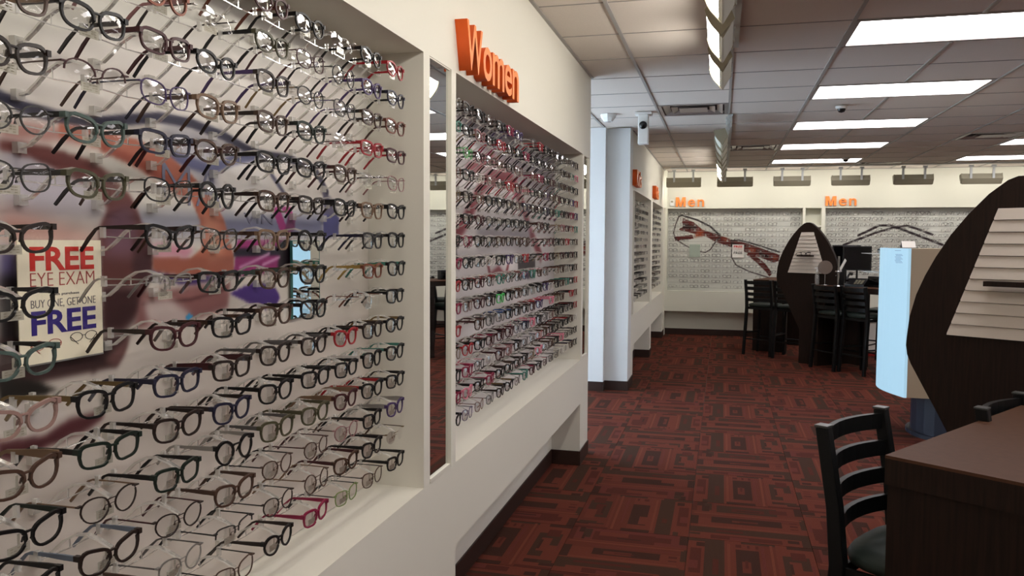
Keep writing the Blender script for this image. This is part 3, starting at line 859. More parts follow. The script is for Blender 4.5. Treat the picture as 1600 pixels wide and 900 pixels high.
def holder(panel, y, z):
    h = inst('frame_holder', holder_me, panel, (XP-panel.location.x, y-panel.location.y, z-panel.location.z))
    inst('price_tag', tag_me, h)
    return h

def describe(col, tcol, shape, style):
    kind = {'plastic': '', 'thin': 'thin-rimmed ', 'half': 'half-rim ', 'rimless': 'rimless '}[style]
    t = '' if tcol == col else ' with %s arms' % tcol
    return '%s %s%s glasses%s' % (col, kind, shape, t)
def glasses(loc, col, tcol, shape, style, tst, label, group, jig=0):
    r = thing('eyeglasses', label, 'eyeglasses', loc, jig, group)
    o = inst('front_frame', front_me(shape, style), r); obmat(o, fmat(col))
    for s in (-1, 1): inst('lens', lens_me(shape, s), r)
    for s in (-1, 1):
        o = inst('temple', temple_me(shape, tst, s), r); obmat(o, fmat(tcol))
    return r

P_, N_, F_, R_ = 'plastic', 'thin', 'half', 'rimless'
RE, SQ, OV, RO, CE, SR = 'rectangular', 'square', 'oval', 'round', 'cat-eye', 'soft rectangular'
# catalogue of the nearest display: rows from the top, columns from the right; (frame, arms, shape, style)
CAT = [
 [('red','red',OV,P_),('black','black',OV,P_),('clear','silver',OV,R_),('black','black',OV,P_),('maroon','copper',OV,P_),('silver','black',OV,R_),('copper','pink',OV,N_),('grey','clear',OV,R_),('olive','grey',OV,N_),('brown','brown',RE,N_)],
 [('navy','black',OV,P_),('purple','purple',OV,P_),('black','black',RO,N_),('maroon','maroon',SR,N_),('olive','black',SR,P_),('silver','dark brown',OV,R_),('copper','rose',OV,P_),('black','grey',SR,P_),('clear','silver',OV,R_),('brown','brown',RE,P_)],
 [('copper','brown',SR,P_),('tortoise','black',RE,P_),('gunmetal','purple',SR,N_),('black','gold',OV,N_),('dark brown','purple',SQ,P_),('black','black',OV,P_),('maroon','maroon',RE,P_),('black','gunmetal',SR,P_),('brown','tan',SQ,P_),('brown','brown',RE,P_)],
 [('maroon','red',RE,P_),('red','red',RE,P_),('clear','maroon',RE,R_),('dark green','black',SR,P_),('brown','dark brown',SQ,P_),('tan','brown',SQ,P_),('purple','navy',SR,N_),('maroon','brown',OV,F_),('dark brown','black',SR,P_),('brown','brown',RE,P_)],
 [('rose','rose',SR,N_),('silver','black',RE,R_),('brown','maroon',SR,P_),('black','black',SR,P_),('black','black',SQ,P_),('tortoise','maroon',OV,P_),('navy','black',RE,P_),('sea green','black',CE,P_),('gunmetal','black',OV,N_),('brown','brown',RE,P_)],
 [('black','black',SR,P_),('tan','dark brown',SQ,P_),('black','black',SR,P_),('dark brown','black',RE,P_),('tortoise','dark brown',SQ,P_),('black','black',RO,P_),('black','brown',SR,N_),('olive','gunmetal',SR,P_),('gunmetal','dark brown',SR,N_),('brown','brown',RE,P_)],
 [('black','gunmetal',SQ,P_),('gunmetal','navy',SQ,P_),None,('black','black',RO,P_),('tan','tortoise',SQ,P_),('gunmetal','brown',SR,N_),('black','dark brown',CE,P_),None,('dark brown','dark brown',CE,P_),('brown','brown',RE,P_)],
 [('black','teal',SR,P_),('orange brown','yellow',RE,P_),None,('black','olive',SR,P_),('tortoise','sea green',SR,P_),('black','maroon',RE,P_),('silver','silver',RE,F_),None,('black','black',CE,P_),('brown','brown',RE,P_)],
 [('black','black',RE,P_),('clear','copper',OV,R_),None,('black','black',SQ,P_),('brown','dark brown',SR,P_),('black','tortoise',RE,P_),('maroon','dark brown',SR,P_),None,('sea green','black',CE,P_),('brown','brown',RE,P_)],
 [('black','gold',OV,P_),('dark brown','dark brown',SQ,P_),('red','black',SR,P_),('dark brown','grey',SR,P_),('dark brown','grey',SR,P_),('dark brown','maroon',RE,P_),('navy','navy',RE,P_),('black','gold',SQ,P_),('blush','gold',CE,P_),('brown','brown',RE,P_)],
 [('black','teal',SR,P_),('black','clear',SQ,P_),('black','black',RE,P_),('black','black',RE,P_),('black','black',SR,P_),('navy','dark brown',SR,P_),('dark brown','dark brown',SR,P_),('dark green','black',RE,P_),('brown','tan',CE,P_),('brown','brown',RE,P_)],
 [('black','black',RE,P_),('black','red',SR,P_),('maroon','tan',SR,P_),('olive','olive',SR,P_),('olive','grey',SQ,P_),('black','silver',RO,P_),('dark green','black',RE,P_),('dark brown','tan',OV,N_),('black','dark green',CE,P_),('brown','brown',RE,P_)],
 [('purple','silver',SR,P_),('black','black',RE,P_),('rose','brown',OV,N_),('brown','maroon',OV,N_),('brown','black',OV,N_),('brown','brown',SR,P_),('dark brown','maroon',OV,N_),('dark brown','slate blue',CE,P_),('black','black',CE,P_),('brown','brown',RE,P_)],
 [('gold','brown',OV,R_),('black','black',SR,P_),('tortoise','maroon',SR,P_),('brown','tan',RO,N_),('dark brown','gunmetal',OV,N_),('gunmetal','black',RE,F_),('silver','grey',OV,N_),('black','brown',SQ,P_),('black','black',RE,P_),('brown','brown',RE,P_)],
 [('black','black',RE,P_),('brown','gunmetal',SR,N_),('lime green','gunmetal',RE,N_),('crimson','crimson',RE,P_),('black','dark brown',OV,P_),('brown','gunmetal',SR,N_),('dark brown','black',SR,P_),('black','black',RE,P_),('brown','tan',SQ,P_),('brown','brown',RE,P_)]]
ROWZ = [2.048-.0848*r for r in range(15)]
CU = [2.283, 2.112, 1.942, 1.765, 1.596, 1.392, 1.245, 1.078, .921, .755]
CL = [2.272, 2.107, 1.941, 1.774, 1.598, 1.430, 1.258, 1.088, .920, .752]
WIDE = {'maroon', 'gold', 'silver', 'tan', 'clear'}
n_near = 0
def rowname(r): return ['top', 'second', 'third', 'fourth', 'fifth', 'sixth', 'seventh', 'eighth', 'ninth', 'tenth', 'eleventh', 'twelfth', 'thirteenth', 'fourteenth', 'bottom'][r]
for r, row in enumerate(CAT):
    for k, it in enumerate(row):
        y = (CU if r < 8 else CL)[k]; z = ROWZ[r]-(.009 if (r, k) == (7, 8) else .007 if r >= 8 and k >= 5 else 0)
        if it is None: continue
        if r <= 3 and k == 9: continue
        col, tc, sh, st = it
        jy = random.uniform(-.004, .004); jz = random.uniform(-.002, .002)
        tst = 'thin' if st != P_ else ('wide' if (tc in WIDE and random.random() < .6) else P_)
        lab = '%s, nearest display, %s row, %s from right' % (describe(col, tc, sh, st), rowname(r), ORD[k])
        holder(pan1, y, z)
        a, b2, e, cat = SHAPES[sh]
        glasses((-.955, y+jy, z+jz), col, tc, sh, st, tst, lab, 'eyeglasses on the nearest display', random.uniform(-.05, .05))
        n_near += 1
# second display: seventeen columns of fifteen
POOL = ['black']*9+['dark brown']*5+['brown']*2+['tortoise']*2+['maroon']*3+['red']*2+['pink', 'rose', 'crimson', 'purple', 'navy', 'silver', 'gold', 'gunmetal', 'clear', 'teal', 'copper', 'grey']
def rnd_item(rr):
    c = rr.choice(POOL); tcol = c if rr.random() < .55 else rr.choice(POOL)
    st = N_ if c in ('silver', 'gold', 'gunmetal', 'copper', 'clear') else rr.choices((P_, N_), (4, 1))[0]
    return c, tcol, rr.choice((RE, RE, SR, SR, SQ, OV, CE)), st
rr = random.Random(11)
SPECIAL = {(2, 1): ('bright green', 'bright green', OV, N_), (9, 4): ('bright green', 'black', RE, P_), (8, 0): ('red', 'red', RE, P_), (10, 5): ('black', 'blue', RE, P_),
           (3, 16): ('red', 'red', OV, P_), (13, 0): ('crimson', 'crimson', RE, P_), (9, 16): ('red', 'red', RE, P_), (11, 16): ('red', 'red', RE, P_), (12, 1): ('crimson', 'crimson', RE, P_),
           (5, 16): ('teal', 'teal', RE, P_), (10, 16): ('copper', 'red', RE, P_), (8, 2): ('maroon', 'red', RE, P_), (11, 3): ('maroon', 'crimson', RE, P_)}
stuff = MB()
def add_stuff(X, item, z0=0):
    c, tcol, sh, st = item
    b = MB(); add_front(b, sh, st, fmat(c), 10)
    for s in (-1, 1): add_temple(b, sh, 'thin' if st != P_ else P_, s, fmat(tcol))
    for s in (-1, 1):
        O = outline(sh, s, 10, .0004); b.add(O, [tuple(range(10))], M_LENS)
    vs = [tuple(X @ Vector(v)) for v in b.v]; k = len(stuff.v)
    ms = [stuff.slot(m) for m in b.mats]
    stuff.v += vs; stuff.f += [tuple(a+k for a in f) for f in b.f]; stuff.m += [ms[i] for i in b.m]
hold2 = MB()
def add_holder(mb, X):
    k = len(mb.v)
    for me_ in (HB2,):
        mb.v += [tuple(X @ Vector(v)) for v in me_.v]; mb.f += [tuple(a+k for a in f) for f in me_.f]
        i = mb.slot(M_ACR); mb.m += [i]*len(me_.f)
HB2 = MB(); HB2.box((0, -.009, -.032), (.012, .009, -.014), M_ACR)
HB2.tube([(.010, 0, -.023), (.055, 0, -.012), (.105, 0, .012), (DX-.004, 0, .008)], 1, M_ACR, 4, flat=(.0034, .0016))
HB2.tube([(DX-.088, -.067, .0035), (DX-.088, .067, .0035)], .0013, M_ACR, 4)
HB2.box((DX-.016, -.016, -.026), (DX-.015, .016, -.014), M_ACR)
n2 = 0
cols2 = [2.84+.1605*i for i in range(17)]
for k, y in enumerate(cols2):
    for r in range(15):
        it = SPECIAL.get((r, k)) or rnd_item(rr)
        col, tc, sh, st = it; z = ROWZ[r]; yy = y+rr.uniform(-.004, .004)
        if (k in (8, 9) and r in (6, 7)) or (rr.random() < .03): continue
        if n_near+n2 < 300:
            lab = '%s, second display, %s row, %s from left' % (describe(col, tc, sh, st), rowname(r), ORD[k])
            o = inst('eyeglasses', whole_me(sh, st, 'thin' if st != P_ else P_), None, (-.955, yy, z), rr.uniform(-.05, .05))
            obmat(o, fmat(col), fmat(tc))
            tag(o, lab, 'eyeglasses', 'eyeglasses on the second display'); n2 += 1
            h = inst('frame_holder', holder_me, pan2, (XP-pan2.location.x, y-pan2.location.y, z-pan2.location.z))
        else:
            add_stuff(Matrix.Translation((-.955, yy, z)), it)
            add_holder(hold2, Matrix.Translation((XP-pan2.location.x, y-pan2.location.y, z-pan2.location.z)))
o = hold2.build('frame_holder', pan2); o['kind'] = 'stuff'
print('eyeglasses individual', n_near, n2)
for pan, y0, n, zt in ((pan3, 8.93, 12, 2.0), (pan4, 11.27, 12, 2.0)):
    hm = MB()
    for k in range(n):
        for r in range(14):
            y = y0+.166*k; z = zt-.0848*r
            if rr.random() < .12: continue
            c = rr.choice(('gunmetal', 'silver', 'black', 'dark brown', 'grey', 'black', 'clear', 'brown'))
            add_stuff(Matrix.Translation((-.955, y, z)), (c, c, rr.choice((RE, SR, OV)), rr.choice((N_, N_, P_))))
            add_holder(hm, Matrix.Translation((XP-pan.location.x, y-pan.location.y, z-pan.location.z)))
    o = hm.build('frame_holder', pan); o['kind'] = 'stuff'
R90 = Matrix.Rotation(-PI/2, 4, 'Z')
POOLM = ['gunmetal']*3+['silver']*2+['black']*6+['dark brown']*3+['brown']
M_RAIL = mat('panel_rail', (168, 166, 160), .5, .3)
for pan, x0, n, empt in ((pan5, -.79, 12, 0), (pan6, 1.68, 16, 0), (pan7, 4.78, 9, 0)):
    hm = MB(); rl = MB()
    for r in range(15):
        z = 2.02-.0855*r
        rl.box((-(1.05 if pan is pan5 else 1.35 if pan is pan6 else .80), -.010, z-.742-.034), (1.05 if pan is pan5 else 1.35 if pan is pan6 else .80, -.007, z-.742-.030), M_RAIL)
        for k in range(n):
            x = x0+.1745*k if pan is pan5 else x0+.166*k
            if rr.random() < .05: continue
            if pan is pan5 and abs(x-.255) < .12 and 1.27 < z < 1.55: continue
            if pan is pan5 and abs(x+.44) < .12 and 1.27 < z < 1.55: continue
            c = rr.choice(POOLM)
            it = (c, rr.choice(('black', 'gunmetal', c)), rr.choice((RE, RE, SR, OV)), rr.choice((N_, F_, P_, P_)) if c != 'silver' else N_)
            add_stuff(Matrix.Translation((x, YFR-.163, z)) @ R90, it)
            add_holder(hm, Matrix.Translation((x-pan.location.x, -.006, z-pan.location.z)) @ R90)
    o = hm.build('frame_holder', pan); o['kind'] = 'stuff'
    o = rl.build('rail', pan); o['kind'] = 'stuff'
o = stuff.build('eyeglasses'); o['kind'] = 'stuff'
tag(o, 'rest of the eyeglasses in the distance, on the far displays', 'eyeglasses')


# ------------------------------------------------------------------ posters on the displays
M_REDI = mat('red_ink', (214, 52, 44), .5, .3); M_PURI = mat('purple_ink', (58, 44, 130), .5, .3); M_THINR = mat('dull_red_ink', (176, 74, 66), .5, .3)
M_GREYI = mat('dark_grey_ink', (96, 92, 96), .5, .3); M_BLKI = mat('black_ink', (30, 28, 30), .5, .3)
M_POST = mat('poster_paper', (252, 244, 218), .5, .3, noise=.05, nscale=18)
r = thing('promotional_sign', 'cream sign with red and purple lettering fixed inside the nearest display', 'sign', (XP+.012, 1.151, 1.329))
w, h = .182, .207
b = MB(); b.box((0, -w/2, 0), (.002, w/2, h), M_POST); b.build('paper', r)
b = MB(); b.box((.0028, -w/2-.003, -.003), (.0036, w/2+.003, h+.003), M_SLEEVE); b.box((-.0118, -w/2-.003, -.003), (0, w/2+.003, -.0005), M_ACR); b.build('acrylic_sleeve', r)
def ptext(body, x0, x1, t0, t1, m, off=0):
    text_part('lettering', body, (x1-x0)*w, (t1-t0)*h, .0006, m, (.0021, -w/2+x0*w, h*(1-t1)), (0, 1, 0), (0, 0, 1), r, offset=off)
ptext('FREE', .13, .90, .055, .25, M_REDI, .028)
ptext('EYE EXAM', .13, .90, .265, .375, M_THINR, -.018)
ptext('with purchase', .36, .70, .435, .462, M_GREYI)
ptext('BUY ONE, GET ONE', .13, .91, .485, .56, M_GREYI, -.012)
ptext('FREE', .13, .91, .575, .77, M_PURI, .028)
def tiny_glasses(par, cx, cz, wd, m, xo):
    b = MB()
    for s in (-1, 1):
        b.tube([(xo, cx+s*wd*.26+wd*.21*math.cos(a), cz+wd*.12*math.sin(a)) for a in [2*PI*i/14 for i in range(14)]], .0006, m, 4, closed=True)
        b.tube([(xo, cx+s*wd*.47, cz+.002), (xo, cx+s*wd*.2, cz-wd*.2)], .0006, m, 4)
    b.tube([(xo, cx-wd*.06, cz+.002), (xo, cx+wd*.06, cz+.002)], .0006, m, 4)
    b.build('glasses_drawing', par)
tiny_glasses(r, -.038, .030, .068, M_THINR, .0024); tiny_glasses(r, .045, .036, .066, M_BLKI, .0024)
# mirror square inside the nearest display
r = thing('panel_mirror', 'small upright mirror in the nearest display reflecting the pale blue kiosk', 'mirror', (XP+.004, 2.005, 1.328), .036)
b = MB(); b.box((.003, -.078, .002), (.006, .078, .208), M_MIRROR); b.build('mirror_pane', r)
b = MB(); b.box((0, -.081, 0), (.003, .081, .21), M_MIREDGE); b.box((.003, -.081, 0), (.0062, -.078, .21), M_MIREDGE); b.box((.003, .078, 0), (.0062, .081, .21), M_MIREDGE)
b.build('backing', r)
# far wall poster and dotted card
r = thing('promotional_sign', 'small white sign with red and black lettering in the far display', 'sign', (.255, YFR-.03, 1.302))
b = MB(); b.box((-.092, 0, 0), (.092, .004, .214), M_PAPER); b.box((-.02, .004, .02), (.02, .0235, .06), M_ACR); b.build('paper', r)
for body, z0, z1, m, off in (('FREE', .160, .198, M_REDI, .03), ('EYE EXAM', .130, .146, M_THINR, 0), ('FREE', .055, .095, M_BLKI, .02), ('BUY ONE, GET ONE', .108, .118, M_GREYI, 0)):
    text_part('lettering', body, .14, z1-z0, .001, m, (-.07, -.0001, z0), (1, 0, 0), (0, 0, 1), r, offset=off)
r = thing('dotted_card', 'pale green grey dotted card in the far display beside the giant lens', 'card', (-.442, YFR-.03, 1.302))
b = MB(); b.box((-.088, 0, 0), (.088, .004, .212), mat('card_green_grey', (170, 182, 168), .6)); b.box((-.02, .004, .02), (.02, .0235, .06), M_ACR); b.build('card', r)
b = MB()
for i in range(7):
    for j in range(7): b.box((-.072+.0235*i-.004, -.001, .018+.027*j), (-.072+.0235*i+.004, 0, .026+.027*j), M_GREYI)
b.tube([(.07, -.001, .185+.012*math.sin(a)) for a in [0]]+[(.075, -.001, .19)], .012, mat('card_green', (110, 150, 120), .6), 8)
o = b.build('dot', r); o['kind'] = 'stuff'

# ------------------------------------------------------------------ orange wall lettering
def lettering(name, word, label, origin, right, w, h, depth, widths):
    r = thing(name, label, 'lettering', origin)
    gap = .20 if word == 'Men' else .05
    tot = sum(widths)+gap*(len(word)-1); x = 0
    nrm = np.cross(right, (0, 0, 1))
    for ch, wd in zip(word, widths):
        hh = h if ch.isupper() or ch in 'dkli' else h*.76
        if ch == 'M':
            q = [(0, 0), (.24, 0), (.24, .62), (.40, 0), (.60, 0), (.76, .62), (.76, 0), (1, 0), (1, 1), (.67, 1), (.5, .38), (.33, 1), (0, 1)]
            mb = MB(); ww = wd/tot*w; R0 = np.array(right, float); nn = np.cross(R0, (0, 0, 1.)); o0 = R0*(x/tot*w)
            mb.prism([tuple(o0+R0*a*ww+np.array((0, 0, 1.))*c*hh) for a, c in q], tuple(nn*depth), M_ORANGE)
            o = mb.build('letter', r)
        else: o = text_part('letter', ch, wd/tot*w, hh, depth, M_ORANGE, tuple(np.array(right)*(x/tot*w)), right, (0, 0, 1), r, offset=.012)
        # darker returns: side faces get the side colour
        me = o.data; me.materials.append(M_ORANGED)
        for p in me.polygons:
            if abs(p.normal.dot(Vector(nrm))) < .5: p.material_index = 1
        x += wd+gap
lettering('wall_lettering', 'Women', 'large orange raised word above the second display on the left wall', (XW+.0005, 2.735, 2.150), (0, 1, 0), .745, .168, .046, (1.0, .62, .9, .6, .58))
lettering('wall_lettering', 'Kids', 'orange raised word seen almost edge-on beyond the bluish column', (XW+.0005, 8.56, 2.140), (0, 1, 0), .50, .165, .05, (.75, .28, .62, .58))
lettering('wall_lettering', 'Kids', 'orange raised word seen edge-on, second one, nearest the far corner', (XW+.0005, 11.05, 2.140), (0, 1, 0), .50, .165, .05, (.75, .28, .62, .58))
lettering('wall_lettering', 'Men', 'orange raised word on the far wall above the giant tortoiseshell print', (-.755, YF-.0005, 2.132), (1, 0, 0), .455, .155, .03, (.85, .6, .56))
lettering('wall_lettering', 'Men', 'orange raised word on the far wall above the crossed temples print', (1.562, YF-.0005, 2.134), (1, 0, 0), .455, .150, .03, (.85, .6, .56))

# ------------------------------------------------------------------ wall washer lights
def washer_meshes(L=.53):
    out = {}
    A, B, Cc, D = (-.068, .118), (0, 0), (.050, .070), (.022, .140)
    curve = []
    for i in range(7):
        t_ = i/6; x = A[0]*(1-t_)+B[0]*t_; z = A[1]*(1-t_)+B[1]*t_
        bl = .009*math.sin(PI*min(1, t_*1.25)); curve.append((x-.866*bl, z-.5*bl))
    b = MB(); sec = [A]+[(B[0]+.004, B[1]-.002), Cc, D]
    # hood: thin walled from A over D, C to B
    pts = [(p[0], .012, p[1]) for p in [A, (B[0]-.004, B[1]+.006), (B[0]+.002, B[1]-.009), (B[0]+.009, B[1]-.002), Cc, D]]
    b.prism(pts, (0, L-.024, 0), M_GREYF); out['body'] = b.mesh('body')
    b = MB(); b.prism([(p[0], .013, p[1]) for p in curve]+[(B[0]-.001, .013, B[1]+.004), (A[0]+.003, .013, A[1]-.001)], (0, L-.026, 0), M_LENSON); out['lens'] = b.mesh('lens')
    cap = [(p[0]-.004 if p[0] < 0 else p[0], p[1]) for p in curve]
    for nm, y in (('capa', 0), ('capb', L-.012)):
        b = MB()
        b.prism([(p[0]-.006, y, p[1]-.002) for p in curve]+[(Cc[0]+.004, y, Cc[1]), (D[0]+.004, y, D[1]+.004), (A[0]-.004, y, A[1]+.008)], (0, .012, 0), M_GREYF)
        out[nm] = b.mesh('end_cap')
    b = MB(); b.box((.038, -.015, .07), (.056, .015, .235), M_GREYW); b.box((.030, -.03, .235), (.066, .03, .262), M_GREYW); out['stem'] = b.mesh('stem')
    return out
WM = washer_meshes()
def washer(label, group, x, y, z, rz=0, lit=True):
    r = thing('wall_washer', label, 'track light', (x, y, z), rz, group)
    inst('body', WM['body'], r)
    o = inst('lens', WM['lens'], r)
    if not lit: obmat(o, M_LENSOFF)
    inst('end_cap', WM['capa'], r); inst('end_cap', WM['capb'], r); inst('stem', WM['stem'], r, (0, .12, 0)); inst('stem', WM['stem'], r, (0, .41, 0))
    return r
YS = [3.66+.73*i for i in range(-8, 2)]
for n, y in enumerate(YS):
    j = len(YS)-1-n
    names = {0: 'lit wall washer light, farthest of the near row at the top', 1: 'lit wall washer light, second from the far end of the near row', 2: 'lit wall washer light cut by the top edge of the picture'}
    washer(names.get(j, 'lit wall washer overhead outside the picture, %s from the far end' % ORD[j]), 'near row of wall washers', -.02, y, 2.435)
YS2 = [7.62+.70*i for i in range(7)]
for n, y in enumerate(YS2):
    lab = 'unlit greenish white wall washer, nearest of the second row' if n == 0 else ('unlit wall washer, %s of the second row' % ORD[n] if n < 4 else 'lit wall washer near the far wall, %s of the second row' % ORD[n])
    washer(lab, 'second row of wall washers', -.02, y, 2.435, lit=n >= 4)
for n, x0 in enumerate((-.865, -.095, .735, 1.56, 2.41, 3.30, 4.15, 5.0)):
    lab = 'grey backed wall washer facing the far wall, %s from the left' % ORD[n]
    washer(lab, 'wall washers along the far wall', x0, 12.9, 2.41, -PI/2)
def track(label, a, c, box):
    r = thing('light_track', label, 'light track', a)
    b = MB(); b.box(*box, M_GREYW); b.build('rail', r)
track('ceiling track carrying the near row of wall washers', (.05, -2.2, 2.69), None, ((-.02, 0, 0), (.02, 7.2, .012)))
track('ceiling track carrying the second row of wall washers', (.05, 7.6, 2.69), None, ((-.02, 0, 0), (.02, 4.95, .012)))
track('ceiling track carrying the wall washers along the far wall', (-.8, 12.86, 2.69), None, ((0, -.02, 0), (6.6, .02, .012)))

# ------------------------------------------------------------------ small ceiling and wall devices
r = thing('security_camera', 'white box camera with a dark round lens hanging by the alcove', 'security camera', (-.705, 7.37, 2.42))
b = MB(); b.box((-.045, -.045, 0), (.045, .045, .262), M_WHITE); b.build('housing', r, bevel=.006)
b = MB(); b.box((-.075, -.06, .262), (.075, .06, .282), M_WHITE); b.build('mounting_plate', r)
b = MB(); b.lathe([(.034, 0), (.036, .012), (.030, .026), (.014, .034), (0, .036)], M_BLKP, 16)
b.v = [(v[0], -.045-v[2], v[1]+.165) for v in b.v]; b.build('lens', r, smooth=True)
r = thing('ceiling_sensor', 'white faceted sensor on the ceiling by the alcove', 'sensor', (-1.03, 7.42, 2.62))
b = MB(); b.lathe([(0, .02), (.04, .02), (.066, .055), (.075, .085), (0, .085)], M_WHITE, 8); b.build('housing', r)
b = MB(); b.lathe([(0, .014), (.022, .015), (.026, .021)], M_VENT, 12); b.build('lens', r)
for lab, x, y in (('black dome camera on the ceiling between the fluorescent panels', .955, 7.37), ('black dome camera on the ceiling near the far wall', 1.60, 11.80)):
    r = thing('dome_camera', lab, 'security camera', (x, y, H-.004))
    b = MB(); b.lathe([(0, 0), (.050, 0), (.047, -.018), (.03, -.024), (0, -.024)], M_WHITE, 20); b.build('base', r, smooth=True)
    b = MB(); b.lathe([(.034, -.018), (.032, -.035), (.024, -.050), (0, -.056)], M_BLKP, 18); b.build('dome', r, smooth=True)
r = thing('thermostat', 'small white box on the far wall left of the orange word', 'thermostat', (-.815, YF, 2.145))
b = MB(); b.box((-.034, -.022, 0), (.034, 0, .10), M_WHITE); b.build('cover', r, bevel=.004)
b = MB(); b.box((-.02, -.024, .055), (.02, -.0221, .085), M_GREYF); b.build('display', r)
# doorway trim at the far left corner
b = MB(); b.box((XW-.0, 13.30, 2.102), (XW+.05, 13.36, H), M_WALLG); struct(b.build('trim_2'))

# ------------------------------------------------------------------ leaf-shaped display boards
TH = math.atan2(-.571, .821)
def leaf_board(label, loc, rz):
    """local x along the board, y thickness (front is -y), z up"""
    r = thing('leaf_display_board', label, 'display board', loc, rz)
    half = [(.085, 0), (.085, .44), (.19, .632), (.25, .754), (.356, .936), (.405, 1.020), (.422, 1.060), (.428, 1.10), (.426, 1.136), (.417, 1.224), (.392, 1.322), (.359, 1.403), (.317, 1.485), (.262, 1.576), (.196, 1.661), (.123, 1.74), (.056, 1.792), (.02, 1.806)]
    pts = [(x, 0, z) for x, z in half]+[(-x, 0, z) for x, z in reversed(half)]
    b = MB(); b.prism(pts, (0, .045, 0), M_WOOD)
    b.build('board', r, bevel=.003)
    # slatted trapezoid, saw-toothed
    n = 11; z0, z1 = 1.160, 1.682
    for i in range(n):
        za = z0+(z1-z0)*i/n; zb = z0+(z1-z0)*(i+1)/n
        fa = .258-.178*i/n; fb = .258-.178*(i+.72)/n
        s = MB(); P = []
        for sg in (-1, 1):
            P += [(sg*fa, -.0005, za+.001), (sg*fa, -.011, za+.001), (sg*fa, -.010, za+.008), (sg*fb, -.004, zb-.001), (sg*fb, -.0005, zb-.001)]
        s.add(P, [(4, 3, 2, 1, 0), (5, 6, 7, 8, 9)]+[(k, (k+1) % 5, (k+1) % 5+5, k+5) for k in range(5)], M_SLAT)
        s.build('slat', r)
    b = MB(); b.box((-.105, -.075, 1.372), (.105, -.0205, 1.392), M_WOOD); b.build('shelf', r)
    return r
NB = leaf_board('large dark leaf-shaped board with cream slats standing behind the near counter', (1.131, 3.552, 0), TH)
FB = leaf_board('smaller-looking dark leaf-shaped board at the distant counter', (1.050, 10.88, 0), TH)
# glasses laid on the far board's shelf
mt = Matrix.Translation((1.050, 10.88, 0)) @ Matrix.Rotation(TH, 4, 'Z')
p_ = mt @ Vector((-.0, -.030, 1.408))
glasses(tuple(p_), 'black', 'black', SR, P_, P_, 'black eyeglasses on the little shelf of the distant leaf board', 'eyeglasses on counters', TH+PI-PI/2)

# ------------------------------------------------------------------ near counter
CH = 1.0
def counter(label, loc, ang, La, Lb, hgt, over=.34, parts=True):
    """local x = a (long side away), local y = -b... built in local frame: x right (b), y away (a)"""
    r = thing('counter', label, 'counter', loc, ang)
    b = MB(); b.box((0, 0, hgt-.008), (Lb, La, hgt), M_WOODT); b.build('top', r)
    b = MB(); b.box((.0, .0, hgt-.075), (Lb, .02, hgt-.008), M_WOOD); b.box((0, .02, hgt-.075), (.02, La, hgt-.008), M_WOOD)
    b.box((Lb-.02, .02, hgt-.075), (Lb, La, hgt-.008), M_WOOD); b.box((.02, La-.02, hgt-.075), (Lb-.02, La, hgt-.008), M_WOOD); b.build('apron', r)
    b = MB(); b.box((.006, .006, 0), (Lb-.006, .056, hgt-.076), M_WOOD); b.build('end_panel', r)
    b = MB(); b.box((.006, La-.056, 0), (Lb-.006, La-.006, hgt-.076), M_WOOD); b.build('end_panel', r)
    b = MB(); b.box((over, .057, .06), (over+.03, La-.057, hgt-.076), M_WOOD); b.build('modesty_panel', r)
    return r
K = .8565
ctr = (.482*K, 2.569*K, 0)
counter('dark wood counter with a broad brown top filling the lower right corner', ctr, TH, 1.36, .95, CH)

